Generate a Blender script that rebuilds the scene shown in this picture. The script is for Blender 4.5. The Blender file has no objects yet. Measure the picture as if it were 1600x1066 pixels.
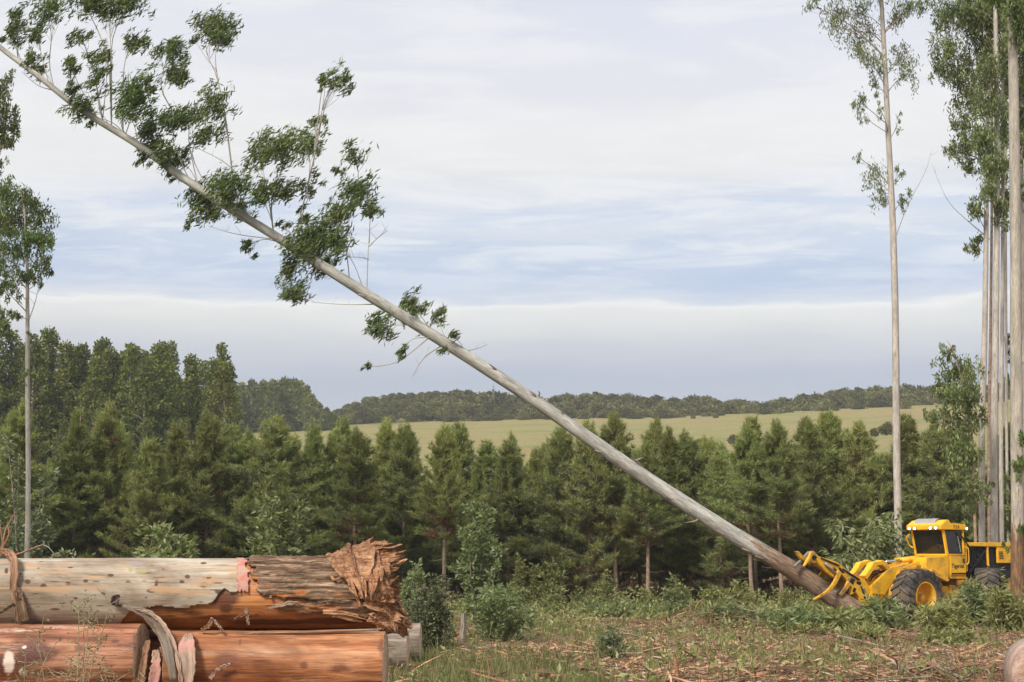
import bpy, bmesh, math, random
import numpy as np
from mathutils import Vector, Matrix, Euler

scn = bpy.context.scene
COL = scn.collection
R = math.radians

# ------------------------------------------------------------------ camera
CAM_H, FPX, HZ = 2.1, 2222.2, 870.0
PITCH = math.atan((HZ - 533.0) / FPX)
cam_d = bpy.data.cameras.new('camera')
cam_d.lens, cam_d.sensor_width = 50.0, 36.0
cam_d.clip_start, cam_d.clip_end = 0.1, 8000.0
cam = bpy.data.objects.new('camera', cam_d)
cam.location = (0, 0, CAM_H)
cam.rotation_euler = (math.pi / 2 + PITCH, 0, 0)
COL.objects.link(cam)
scn.camera = cam

# ------------------------------------------------------------------ sky, sun, exposure
SUN_EL, SUN_AZ = R(43), R(214)          # azimuth clockwise from +Y: behind the camera, to its left
world = bpy.data.worlds.new('World')
scn.world = world
world.use_nodes = True
wn, wl = world.node_tree.nodes, world.node_tree.links
wn.clear()


def N(nodes, t, **kw):
    n = nodes.new(t)
    for k, v in kw.items():
        if k.startswith('i_'):
            key = k[2:]
            n.inputs[int(key) if key.isdigit() else key.replace('_', ' ')].default_value = v
        else:
            setattr(n, k, v)
    return n


def ramp(nodes, stops, interp='LINEAR'):
    n = nodes.new('ShaderNodeValToRGB')
    cr = n.color_ramp
    cr.interpolation = interp
    while len(cr.elements) > 1:
        cr.elements.remove(cr.elements[-1])
    cr.elements[0].position = stops[0][0]
    c = stops[0][1]
    cr.elements[0].color = (c[0], c[1], c[2], 1) if hasattr(c, '__len__') else (c, c, c, 1)
    for p, c in stops[1:]:
        e = cr.elements.new(p)
        e.color = (c[0], c[1], c[2], 1) if hasattr(c, '__len__') else (c, c, c, 1)
    return n


def mathn(nodes, links, op, a, b=None, clamp=False):
    n = nodes.new('ShaderNodeMath')
    n.operation = op
    n.use_clamp = clamp
    for i, v in enumerate((a, b)):
        if v is None:
            continue
        if isinstance(v, (int, float)):
            n.inputs[i].default_value = v
        else:
            links.new(v, n.inputs[i])
    return n.outputs[0]


def mixc(nodes, links, fac, a, b, mode='MIX'):
    n = nodes.new('ShaderNodeMix')
    n.data_type = 'RGBA'
    n.blend_type = mode
    for sock, v in ((n.inputs['Factor'], fac), (n.inputs[6], a), (n.inputs[7], b)):
        if isinstance(v, (int, float)):
            sock.default_value = v
        elif isinstance(v, (tuple, list)):
            sock.default_value = (v[0], v[1], v[2], 1)
        else:
            links.new(v, sock)
    return n.outputs[2]


def build_world():
    out = N(wn, 'ShaderNodeOutputWorld')
    sky = N(wn, 'ShaderNodeTexSky', sky_type='NISHITA', sun_disc=False)
    sky.sun_elevation, sky.sun_rotation = SUN_EL, SUN_AZ
    sky.air_density, sky.dust_density = 1.0, 1.5
    bg1 = N(wn, 'ShaderNodeBackground', i_Strength=0.12)
    wl.new(sky.outputs[0], bg1.inputs[0])
    tc = N(wn, 'ShaderNodeTexCoord')
    sp = N(wn, 'ShaderNodeSeparateXYZ')
    wl.new(tc.outputs['Generated'], sp.inputs[0])
    x, y, z = sp.outputs
    zc = mathn(wn, wl, 'ADD', mathn(wn, wl, 'MAXIMUM', z, 0.0), 0.05)
    cb = N(wn, 'ShaderNodeCombineXYZ')
    wl.new(mathn(wn, wl, 'DIVIDE', x, zc), cb.inputs[0])
    wl.new(mathn(wn, wl, 'DIVIDE', y, zc), cb.inputs[1])
    # sheets of stratus: noise on the flat cloud layer, so it foreshortens towards the horizon
    mp = N(wn, 'ShaderNodeMapping')
    mp.inputs['Scale'].default_value = (0.75, 1.5, 1)
    mp.inputs['Location'].default_value = (3.1, 0.4, 0)
    wl.new(cb.outputs[0], mp.inputs[0])
    n1 = N(wn, 'ShaderNodeTexNoise', i_Scale=0.8, i_Detail=7.0, i_Roughness=0.55, i_Distortion=0.4)
    wl.new(mp.outputs[0], n1.inputs['Vector'])
    n2 = N(wn, 'ShaderNodeTexNoise', i_Scale=3.2, i_Detail=10.0, i_Roughness=0.66, i_Distortion=0.5)
    wl.new(mp.outputs[0], n2.inputs['Vector'])
    n3 = N(wn, 'ShaderNodeTexNoise', i_Scale=4.0, i_Detail=9.0, i_Roughness=.58)
    m3 = N(wn, 'ShaderNodeMapping')
    m3.inputs['Scale'].default_value = (1.0, 1.0, 7.0)
    wl.new(tc.outputs['Generated'], m3.inputs[0])
    wl.new(m3.outputs[0], n3.inputs['Vector'])
    # layered veil: colour by height above the horizon, its edges broken by noise
    wob = mathn(wn, wl, 'MULTIPLY', mathn(wn, wl, 'SUBTRACT', n3.outputs[0], 0.5), 0.036)
    n4 = N(wn, 'ShaderNodeTexNoise', i_Scale=2.2, i_Detail=4.0)
    m4 = N(wn, 'ShaderNodeMapping')
    m4.inputs['Scale'].default_value = (1.0, 1.0, 3.0)
    m4.inputs['Location'].default_value = (5.3, 1.7, .4)
    wl.new(tc.outputs['Generated'], m4.inputs[0])
    wl.new(m4.outputs[0], n4.inputs['Vector'])
    wob = mathn(wn, wl, 'ADD', wob, mathn(wn, wl, 'MULTIPLY', mathn(wn, wl, 'SUBTRACT', n4.outputs[0], 0.5), 0.034))
    n5 = N(wn, 'ShaderNodeTexNoise', i_Scale=16.0, i_Detail=6.0)
    m5 = N(wn, 'ShaderNodeMapping')
    m5.inputs['Scale'].default_value = (1.0, 1.0, 3.5)
    wl.new(tc.outputs['Generated'], m5.inputs[0])
    wl.new(m5.outputs[0], n5.inputs['Vector'])
    wob = mathn(wn, wl, 'ADD', wob, mathn(wn, wl, 'MULTIPLY', mathn(wn, wl, 'SUBTRACT', n5.outputs[0], 0.5), 0.011))
    zz = mathn(wn, wl, 'ADD', z, wob)
    c = SKY_STOPS
    rp = ramp(wn, c)
    wl.new(zz, rp.inputs[0])
    m1 = ramp(wn, [(0.40, 0.0), (0.62, 1.0)])
    wl.new(n1.outputs[0], m1.inputs[0])
    m2 = ramp(wn, [(0.46, 0.0), (0.60, 1.0)])
    wl.new(n2.outputs[0], m2.inputs[0])
    up = ramp(wn, [(0.165, 0.0), (0.215, 1.0)])
    wl.new(z, up.inputs[0])
    f1 = mathn(wn, wl, 'MULTIPLY', mathn(wn, wl, 'MULTIPLY', m1.outputs[0], 0.34), up.outputs[0])
    f2 = mathn(wn, wl, 'MULTIPLY', mathn(wn, wl, 'MULTIPLY', m2.outputs[0], 0.60), up.outputs[0])
    c1 = mixc(wn, wl, f1, rp.outputs[0], (0.79, 0.775, 0.75))
    c2 = mixc(wn, wl, f2, c1, (0.78, 0.77, 0.755))
    bg2 = N(wn, 'ShaderNodeBackground', i_Strength=1.0)
    wl.new(c2, bg2.inputs[0])
    mx = N(wn, 'ShaderNodeMixShader', i_0=0.86)
    wl.new(bg1.outputs[0], mx.inputs[1])
    wl.new(bg2.outputs[0], mx.inputs[2])
    wl.new(mx.outputs[0], out.inputs[0])


SKY_STOPS = [(0.0, (.48, .48, .53)), (0.118, (.375, .395, .475)), (0.132, (.42, .43, .50)), (0.148, (.525, .52, .545)), (0.160, (.615, .605, .59)),
             (0.1690, (.68, .665, .64)), (0.1725, (.76, .74, .71)), (0.1765, (.53, .56, .63)), (0.186, (.44, .50, .63)), (0.200, (.395, .475, .625)), (0.214, (.41, .49, .63)),
             (0.224, (.53, .575, .655)), (0.233, (.47, .54, .67)), (0.246, (.62, .63, .67)), (0.265, (.715, .70, .68)), (0.30, (.75, .735, .71)), (0.318, (.69, .68, .705)), (0.34, (.68, .68, .72)), (0.40, (.60, .62, .72)),
             (0.6, (.64, .65, .74)), (1.0, (.60, .63, .74))]
build_world()
sun_d = bpy.data.lights.new('sun', 'SUN')
sun_d.energy, sun_d.angle, sun_d.color = 3.7, R(14), (1.0, .93, .82)
sun = bpy.data.objects.new('sun', sun_d)
to_sun = Vector((math.sin(SUN_AZ) * math.cos(SUN_EL), math.cos(SUN_AZ) * math.cos(SUN_EL), math.sin(SUN_EL)))
sun.rotation_euler = to_sun.to_track_quat('Z', 'Y').to_euler()
sun.location = (-20, -20, 60)
COL.objects.link(sun)
vs = scn.view_settings
vs.view_transform, vs.look, vs.gamma, vs.use_curve_mapping = 'Standard', 'None', 1.0, False
vs.exposure = 0.35
scn.cycles.use_denoising = True
scn.cycles.denoising_prefilter = 'ACCURATE'
scn.cycles.max_bounces = 10
scn.cycles.diffuse_bounces = 6
scn.cycles.transmission_bounces = 8
scn.cycles.transparent_max_bounces = 8
scn.cycles.volume_bounces = 1

# ------------------------------------------------------------------ geometry helpers
ct, st = math.cos(PITCH), math.sin(PITCH)


def ray(px, py):
    cx, cy = (px - 800) / FPX, (533 - py) / FPX
    return np.array((cx, ct - st * cy, st + ct * cy))


def at(px, py, Y):                       # point of the place that lies Y metres ahead
    d = ray(px, py)
    t = Y / d[1]
    return np.array((d[0] * t, Y, CAM_H + d[2] * t))


def ppm(px, py, Y):                      # pixels of the 1600 px photograph per metre there
    return FPX * ray(px, py)[1] / Y


def on_ground(px, py, z=0.0):
    d = ray(px, py)
    t = (z - CAM_H) / d[2]
    return np.array((d[0] * t, d[1] * t, z))


def hash3(ix, iy, iz, s):
    n = (ix * 374761393 + iy * 668265263 + iz * 2147483647 + s * 1274126177) & 0xffffffff
    n = ((n ^ (n >> 13)) * 1274126177) & 0xffffffff
    n = (n ^ (n >> 16)) & 0xffffffff
    return n.astype(np.float64) / 4294967295.0


def vnoise(P, s=0):
    P = np.asarray(P, float)
    i = np.floor(P).astype(np.int64)
    f = P - i
    f = f * f * (3 - 2 * f)
    r = 0
    for dx in (0, 1):
        for dy in (0, 1):
            for dz in (0, 1):
                w = (f[..., 0] if dx else 1 - f[..., 0]) * (f[..., 1] if dy else 1 - f[..., 1]) * (f[..., 2] if dz else 1 - f[..., 2])
                r = r + w * hash3(i[..., 0] + dx, i[..., 1] + dy, i[..., 2] + dz, s)
    return r


def fbm(P, octv=4, s=0, gain=.5):
    P = np.asarray(P, float)
    a, t, r = 1.0, 0.0, 0
    for k in range(octv):
        r = r + a * vnoise(P * (2 ** k), s + k)
        t += a
        a *= gain
    return r / t


def unit(v):
    v = np.asarray(v, float)
    return v / np.maximum(np.linalg.norm(v, axis=-1, keepdims=True), 1e-9)


def np_mesh(name, V, F, midx=None, smooth=False, attrs=None):
    me = bpy.data.meshes.new(name)
    V = np.asarray(V, np.float32)
    F = np.asarray(F, np.int32)
    m, k = F.shape
    me.vertices.add(len(V))
    me.vertices.foreach_set('co', V.ravel())
    me.loops.add(m * k)
    me.loops.foreach_set('vertex_index', F.ravel())
    me.polygons.add(m)
    me.polygons.foreach_set('loop_start', np.arange(0, m * k, k, dtype=np.int32))
    if midx is not None:
        me.polygons.foreach_set('material_index', np.asarray(midx, np.int32))
    me.polygons.foreach_set('use_smooth', np.full(m, smooth))
    for an, arr in (attrs or {}).items():
        arr = np.asarray(arr, np.float32)
        if arr.ndim == 1:
            a = me.attributes.new(an, 'FLOAT', 'POINT')
            a.data.foreach_set('value', arr)
        else:
            a = me.attributes.new(an, 'FLOAT_VECTOR', 'POINT')
            a.data.foreach_set('vector', arr.ravel())
    me.update(calc_edges=True)
    return me


def obj(name, me, mats=None, parent=None, loc=None):
    if mats is not None and not len(me.materials):
        for m in (mats if isinstance(mats, (list, tuple)) else [mats]):
            me.materials.append(m)
    o = bpy.data.objects.new(name, me)
    COL.objects.link(o)
    if parent is not None:
        o.parent = parent
    if loc is not None:
        o.location = loc
    return o


def thing(name, label, cat, loc=(0, 0, 0), rz=0.0, group=None):
    o = bpy.data.objects.new(name, None)
    o.empty_display_size = .3
    COL.objects.link(o)
    o.location, o.rotation_euler = tuple(loc), (0, 0, rz)
    return tag(o, label, cat, group)


def tag(o, label, cat, group=None):
    o['label'], o['category'] = label, cat
    if group:
        o['group'] = group
    return o


def kind(o, k):
    o['kind'] = k
    return o


def dup(root, loc, rz=0.0, sc=1.0, label=None):
    r = root.copy()
    COL.objects.link(r)
    r.location, r.rotation_euler = tuple(loc), (0, 0, rz)
    r.scale = (sc, sc, sc) if not hasattr(sc, '__len__') else sc
    if label:
        r['label'] = label
    for ch in list(root.children):
        c = ch.copy()
        COL.objects.link(c)
        c.parent = r
        for g in ch.children:
            d = g.copy()
            COL.objects.link(d)
            d.parent = c
    return r


class MB:                                # collects quads (and triangles as doubled quads are avoided: python lists)
    def __init__(s):
        s.V, s.F, s.T, s.M, s.n = [], [], [], [], 0

    def add(s, V, F, mi=0, tc=None):
        V = np.asarray(V, float)
        s.V.append(V)
        s.T.append(np.asarray(tc, float) if tc is not None else V)
        s.F += [tuple(int(i) + s.n for i in f) for f in F]
        s.M += [mi] * len(F)
        s.n += len(V)
        return s

    def box(s, lo, hi, mi=0):
        (a, b, c), (d, e, f) = lo, hi
        V = [(a, b, c), (d, b, c), (d, e, c), (a, e, c), (a, b, f), (d, b, f), (d, e, f), (a, e, f)]
        return s.add(V, [(0, 3, 2, 1), (4, 5, 6, 7), (0, 1, 5, 4), (1, 2, 6, 5), (2, 3, 7, 6), (3, 0, 4, 7)], mi)

    def prism(s, prof, y0, y1, mi=0):    # profile in x,z extruded along y
        n = len(prof)
        V = [(p[0], y0, p[1]) for p in prof] + [(p[0], y1, p[1]) for p in prof]
        F = [tuple(range(n)), tuple(range(2 * n - 1, n - 1, -1))]
        F += [(i, i + n, (i + 1) % n + n, (i + 1) % n) for i in range(n)]
        return s.add(V, F, mi)

    def tube(s, pts, rad, sides=6, mi=0, wob=0.0, rng=None):
        V, F, T = tube_arrays(pts, rad, sides, wob, rng)
        n = len(pts)
        F = [tuple(f) for f in F] + [tuple(range(sides - 1, -1, -1)), tuple(range((n - 1) * sides, n * sides))]
        return s.add(V, F, mi, T)

    def build(s, name, mats, parent=None, smooth=False, bevel=0.0, loc=None):
        me = bpy.data.meshes.new(name)
        V = np.concatenate(s.V) if s.V else np.zeros((0, 3))
        me.from_pydata(V.tolist(), [], s.F)
        me.polygons.foreach_set('material_index', np.asarray(s.M, np.int32))
        T = np.concatenate(s.T).astype(np.float32)
        a = me.attributes.new('tc', 'FLOAT_VECTOR', 'POINT')
        a.data.foreach_set('vector', T.ravel())
        if smooth:
            me.polygons.foreach_set('use_smooth', np.ones(len(s.F), bool))
        if bevel:
            bm = bmesh.new()
            bm.from_mesh(me)
            bmesh.ops.recalc_face_normals(bm, faces=bm.faces[:])
            ed = [e for e in bm.edges if len(e.link_faces) == 2 and e.calc_face_angle(0) > .5]
            bmesh.ops.bevel(bm, geom=ed, offset=bevel, segments=2, affect='EDGES', clamp_overlap=True)
            bm.to_mesh(me)
            bm.free()
        me.update()
        return obj(name, me, mats, parent, loc)


def frames(pts):
    P = np.asarray(pts, float)
    T = np.gradient(P, axis=0)
    T = unit(T)
    ref = np.array((0, 0, 1.0)) if abs(T[0][2]) < .9 else np.array((1.0, 0, 0))
    A, B = [], []
    a = unit(np.cross(T[0], ref))
    for t in T:
        a = unit(a - t * np.dot(a, t))
        A.append(a)
        B.append(np.cross(t, a))
    return P, T, np.array(A), np.array(B)


def tube_arrays(pts, rad, sides=6, wob=0.0, rng=None):
    P, T, A, B = frames(pts)
    n = len(P)
    rad = np.broadcast_to(np.asarray(rad, float), (n,))
    th = np.linspace(0, 2 * math.pi, sides, endpoint=False)
    r = rad[:, None] * np.ones((1, sides))
    L = np.concatenate([[0], np.cumsum(np.linalg.norm(np.diff(P, axis=0), axis=1))])
    if wob:
        q = np.stack([np.cos(th)[None] * 1.3 + 0 * L[:, None], np.sin(th)[None] * 1.3 + 0 * L[:, None], L[:, None] * 1.1 + 0 * th[None]], -1)
        r = r * (1 + wob * (fbm(q, 3, 11) - .5) * 2)
    V = P[:, None] + r[..., None] * (A[:, None] * np.cos(th)[None, :, None] + B[:, None] * np.sin(th)[None, :, None])
    tc = np.stack([np.cos(th)[None] * rad[:, None], np.sin(th)[None] * rad[:, None], L[:, None] + 0 * th[None]], -1)
    i = np.arange(n - 1)[:, None] * sides
    j = np.arange(sides)[None]
    F = np.stack([i + j, i + (j + 1) % sides, i + sides + (j + 1) % sides, i + sides + j], -1).reshape(-1, 4)
    return V.reshape(-1, 3), F, tc.reshape(-1, 3)


def resample(pts, n):
    P = np.asarray(pts, float)
    m = len(P)
    if m < 3:
        t = np.linspace(0, 1, n)[:, None]
        return P[0] * (1 - t) + P[-1] * t
    u = np.linspace(0, m - 1, n)
    out = []
    for x in u:
        k = min(int(x), m - 2)
        f = x - k
        p0, p1, p2, p3 = P[max(k - 1, 0)], P[k], P[k + 1], P[min(k + 2, m - 1)]
        out.append(.5 * ((2 * p1) + (-p0 + p2) * f + (2 * p0 - 5 * p1 + 4 * p2 - p3) * f * f + (-p0 + 3 * p1 - 3 * p2 + p3) * f ** 3))
    return np.array(out)


def leaf_arrays(C, D, Nn, L, W, fold=.12, mid=.42):
    D = unit(D)
    S = unit(np.cross(D, Nn))
    U = np.cross(S, D)
    L, W = np.asarray(L)[:, None], np.asarray(W)[:, None]
    base, tip = C, C + D * L
    m = C + D * L * mid
    a, b = m + S * W * .5 + U * W * fold, m - S * W * .5 + U * W * fold
    V = np.stack([base, a, tip, b], 1).reshape(-1, 3)
    F = np.arange(len(C) * 4).reshape(-1, 4)
    return V, F


def needle_arrays(C, D, L, W, rng):
    D = unit(D)
    S = unit(np.cross(D, rng.normal(size=D.shape))) * np.asarray(W)[:, None] * .5
    V = np.stack([C - S, C + S, C + D * np.asarray(L)[:, None]], 1).reshape(-1, 3)
    return V, np.arange(len(C) * 3).reshape(-1, 3)


# ------------------------------------------------------------------ materials
def mat(name):
    m = bpy.data.materials.new(name)
    m.use_nodes = True
    n, l = m.node_tree.nodes, m.node_tree.links
    b = n['Principled BSDF']
    b.inputs['Specular IOR Level'].default_value = .3
    return m, n, l, b


def tcoord(n, name=None):
    if name:
        a = n.new('ShaderNodeAttribute')
        a.attribute_name = name
        return a.outputs['Vector']
    return n.new('ShaderNodeTexCoord').outputs['Object']


def noise_node(n, l, vec, scale, detail=5, rough=.55, sc=None, dist=0.0):
    if sc is not None:
        mp = n.new('ShaderNodeMapping')
        mp.inputs['Scale'].default_value = sc
        l.new(vec, mp.inputs[0])
        vec = mp.outputs[0]
    t = N(n, 'ShaderNodeTexNoise', i_Scale=scale, i_Detail=detail, i_Roughness=rough, i_Distortion=dist)
    l.new(vec, t.inputs['Vector'])
    return t.outputs[0]


def bump(n, l, b, h, dist=.01, strength=.6):
    bp = N(n, 'ShaderNodeBump', i_Strength=strength, i_Distance=dist)
    l.new(h, bp.inputs['Height'])
    l.new(bp.outputs[0], b.inputs['Normal'])


def leaf_mat(name, stops, transl=.3, rough=.5, vary=.25, tint=(1.0, .9, .5), spec=.35):
    m, n, l, b = mat(name)
    g = n.new('ShaderNodeNewGeometry')
    rp = ramp(n, stops)
    l.new(g.outputs['Random Per Island'], rp.inputs[0])
    oi = n.new('ShaderNodeObjectInfo')
    hv = n.new('ShaderNodeHueSaturation')
    mr = N(n, 'ShaderNodeMapRange', i_3=1 - vary, i_4=1 + vary)
    l.new(oi.outputs['Random'], mr.inputs[0])
    l.new(mr.outputs[0], hv.inputs['Value'])
    mh = N(n, 'ShaderNodeMapRange', i_3=.485, i_4=.512)
    l.new(mathn(n, l, 'FRACT', mathn(n, l, 'MULTIPLY', oi.outputs['Random'], 7.31)), mh.inputs[0])
    l.new(mh.outputs[0], hv.inputs['Hue'])
    l.new(rp.outputs[0], hv.inputs['Color'])
    l.new(hv.outputs[0], b.inputs['Base Color'])
    b.inputs['Roughness'].default_value = rough
    b.inputs['Specular IOR Level'].default_value = spec
    tr = n.new('ShaderNodeBsdfTranslucent')
    l.new(mixc(n, l, 1.0, hv.outputs[0], (1.25, 1.2, .6), 'MULTIPLY'), tr.inputs[0])
    mx = N(n, 'ShaderNodeMixShader', i_0=transl)
    l.new(b.outputs[0], mx.inputs[1])
    l.new(tr.outputs[0], mx.inputs[2])
    l.new(mx.outputs[0], n['Material Output'].inputs[0])
    return m


def plain_mat(name, col, rough=.6, var=.25, scale=8, metal=0, spec=.3, bumpd=.004, dirt=None):
    m, n, l, b = mat(name)
    v = tcoord(n)
    nz = noise_node(n, l, v, scale, 6, .6)
    a = tuple(c * (1 - var) for c in col)
    z = tuple(min(1, c * (1 + var)) for c in col)
    rp = ramp(n, [(.3, a), (.7, z)])
    l.new(nz, rp.inputs[0])
    c = rp.outputs[0]
    if dirt:
        dn = noise_node(n, l, v, scale * .35, 8, .68)
        dr = ramp(n, [(dirt[1], 0.0), (dirt[1] + .16, 1.0)])
        l.new(dn, dr.inputs[0])
        c = mixc(n, l, mathn(n, l, 'MULTIPLY', dr.outputs[0], dirt[2]), c, dirt[0])
    l.new(c, b.inputs['Base Color'])
    b.inputs['Roughness'].default_value = rough
    b.inputs['Metallic'].default_value = metal
    b.inputs['Specular IOR Level'].default_value = spec
    if bumpd:
        bump(n, l, b, noise_node(n, l, v, scale * 4, 4), bumpd)
    return m


def euc_bark(name, pale, grey, flake, base_col, base_h, flake_t=.62, fine=1.0):
    """smooth pale gum bark with streaks and shed flakes, rough old bark on the lowest base_h metres"""
    m, n, l, b = mat(name)
    v = tcoord(n, 'tc')
    n1 = noise_node(n, l, v, 2.2 * fine, 6, .6, (2.5, 2.5, .5))
    r1 = ramp(n, [(.32, grey), (.62, pale)])
    l.new(n1, r1.inputs[0])
    n2 = noise_node(n, l, v, 5 * fine, 7, .65, (3, 3, .45), .5)
    r2 = ramp(n, [(flake_t, 0.0), (flake_t + .05, 1.0)])
    l.new(n2, r2.inputs[0])
    c = mixc(n, l, mathn(n, l, 'MULTIPLY', r2.outputs[0], .8), r1.outputs[0], flake)
    n4 = noise_node(n, l, v, 14 * fine, 4, .6, (3, 3, .3))
    r4 = ramp(n, [(.35, (.58, .57, .55)), (.65, (1.10, 1.09, 1.07))])
    l.new(n4, r4.inputs[0])
    c = mixc(n, l, .8, c, r4.outputs[0], 'MULTIPLY')
    sp = n.new('ShaderNodeSeparateXYZ')
    l.new(v, sp.inputs[0])
    n3 = noise_node(n, l, v, 3.0, 6, .7, (2.5, 2.5, .5))
    h = mathn(n, l, 'ADD', sp.outputs[2], mathn(n, l, 'MULTIPLY', mathn(n, l, 'SUBTRACT', n3, .5), -4.0))
    mk = mathn(n, l, 'SUBTRACT', 1.0, mathn(n, l, 'DIVIDE', mathn(n, l, 'SUBTRACT', h, base_h - .3), .6), True)
    n5 = noise_node(n, l, v, 9, 7, .7, (3, 3, .35), .6)
    r5 = ramp(n, [(.34, tuple(x * .22 for x in base_col)), (.48, base_col), (.58, tuple(min(1, x * 1.5) for x in base_col)), (.68, (min(1, base_col[0] * 2.6), base_col[1] * 2.0, base_col[2] * 1.5))])
    l.new(n5, r5.inputs[0])
    c = mixc(n, l, mk, c, r5.outputs[0])
    l.new(c, b.inputs['Base Color'])
    b.inputs['Roughness'].default_value = .75
    bump(n, l, b, mathn(n, l, 'ADD', n5, mathn(n, l, 'MULTIPLY', r2.outputs[0], .3)), .02, .5)
    return m


M = {}
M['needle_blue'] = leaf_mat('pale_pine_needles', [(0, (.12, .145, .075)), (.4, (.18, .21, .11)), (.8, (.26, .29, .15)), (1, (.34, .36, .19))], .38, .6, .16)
M['needle'] = leaf_mat('pine_needles', [(0, (.115, .142, .055)), (.4, (.165, .20, .078)), (.8, (.24, .28, .11)), (1, (.31, .315, .125))], .36, .6, .24)
M['needle_tip'] = leaf_mat('pine_needles_new_growth', [(0, (.18, .215, .075)), (.5, (.25, .285, .105)), (1, (.37, .38, .16))], .42, .6, .24)
M['needle_dead'] = leaf_mat('dry_needles', [(0, (.12, .07, .04)), (.6, (.22, .14, .07)), (1, (.28, .21, .09))], .15, .7, .2)
M['pinebark'] = plain_mat('pine_bark', (.27, .19, .14), .9, .45, 9, bumpd=.02)
M['twig'] = plain_mat('twig_bark', (.24, .19, .15), .85, .35, 20)
M['greytwig'] = plain_mat('grey_twig', (.36, .33, .28), .85, .3, 20)
M['leaf_fell'] = leaf_mat('eucalypt_leaves_dark', [(0, (.046, .076, .022)), (.6, (.100, .145, .040)), (1, (.23, .29, .09))], .36, .42, .15)
M['leaf_euc'] = leaf_mat('eucalypt_leaves', [(0, (.08, .11, .038)), (.6, (.15, .19, .066)), (1, (.26, .31, .115))], .28, .42, .15)
M['leaf_lush'] = leaf_mat('eucalypt_leaves_lush', [(0, (.07, .105, .030)), (.6, (.125, .18, .05)), (1, (.24, .30, .10))], .34, .45, .15)
M['leaf_shrub'] = leaf_mat('shrub_leaves', [(0, (.115, .15, .055)), (.6, (.19, .23, .09)), (1, (.34, .38, .20))], .35, .45, .12)
M['leaf_dull'] = leaf_mat('dull_shrub_leaves', [(0, (.08, .095, .045)), (.6, (.135, .155, .075)), (1, (.26, .28, .15))], .25, .45, .2)
M['leaf_weed'] = leaf_mat('weed_leaves', [(0, (.135, .15, .048)), (.6, (.225, .24, .082)), (1, (.39, .40, .18))], .35, .5, .12)
M['leaf_stand'] = leaf_mat('stand_leaves', [(0, (.075, .098, .026)), (.6, (.135, .165, .042)), (1, (.27, .285, .085))], .25, .8, .18, spec=.06)
M['leaf_scrub'] = leaf_mat('scrub_leaves', [(0, (.06, .066, .024)), (.6, (.115, .115, .042)), (1, (.20, .185, .075))], .12, .9, .42, spec=.06)
M['euc_pale'] = euc_bark('gum_bark', (.55, .50, .44), (.33, .30, .26), (.26, .16, .11), (.26, .2, .15), 1.0)
M['euc_fell'] = euc_bark('felled_gum_bark', (.47, .455, .415), (.215, .212, .185), (.24, .15, .095), (.17, .115, .075), 3.6, .60)
M['euc_red'] = euc_bark('red_footed_gum_bark', (.48, .43, .36), (.29, .265, .22), (.30, .20, .13), (.155, .088, .045), 3.0, .6)
M['yellow'] = plain_mat('yellow_paint', (.80, .43, .016), .5, .10, 5, spec=.4, bumpd=.002, dirt=((.22, .14, .065), .50, .68))
M['yellow_worn'] = plain_mat('worn_yellow_paint', (.70, .37, .03), .6, .16, 7, spec=.3, bumpd=.003, dirt=((.16, .105, .06), .44, .85))
M['black'] = plain_mat('black_parts', (.018, .018, .019), .55, .3, 6, bumpd=.003)
M['rubber'] = plain_mat('tyre_rubber', (.04, .038, .036), .85, .3, 5, bumpd=.004, dirt=((.15, .115, .08), .40, .85))
M['steel'] = plain_mat('worn_steel', (.42, .39, .36), .4, .2, 10, metal=.8, dirt=((.22, .13, .08), .5, .7))
M['chrome'] = plain_mat('cylinder_rod', (.6, .6, .6), .2, .05, 10, metal=1.0, bumpd=0)
M['grey_roof'] = plain_mat('grey_hatch', (.30, .29, .31), .45, .12, 6, bumpd=.001)


# ------------------------------------------------------------------ terrain
RIDGE_PX = [(-900, 690), (200, 682), (355, 674), (430, 672), (500, 668), (540, 666), (700, 660), (860, 657), (1000, 655), (1100, 652), (1180, 648),
            (1250, 645), (1300, 641), (1400, 635), (1460, 632), (1700, 622), (2600, 622)]
_rx = np.array([(p[0] - 800) / FPX * 400 for p in RIDGE_PX])
_rz = np.array([CAM_H + 400 * (HZ - p[1]) / FPX for p in RIDGE_PX])


def terrain(x, y):
    x, y = np.asarray(x, float), np.asarray(y, float)
    z4 = np.interp(x, _rx, _rz)
    # smooth ridge profile
    z4 = (z4 + np.interp(x - 8, _rx, _rz) + np.interp(x + 8, _rx, _rz)) / 3
    u = np.clip((y - 92) / 308, 0, 1)
    z = z4 * (u * .9 + .1 * u * u)
    back = np.clip((y - 400) / 70, 0, 1)
    brush = np.exp(-((x + 30) / 38.0) ** 2)
    z = z + back * (6.2 + 3.8 * brush) * (1 - np.clip((y - 480) / 400, 0, 1) * .5)
    amp = np.clip((y - 92) / 60, 0, 1)
    z = z + amp * .8 * (fbm(np.stack([x * .03, y * .03, 0 * x], -1), 3, 5) - .5)
    near = np.clip((75 - y) / 20, 0, 1) * np.clip((y - 10) / 10, 0, 1)
    z = z + near * .16 * (fbm(np.stack([x * .45, y * .45, 0 * x], -1), 3, 8) - .5)
    return z


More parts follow.
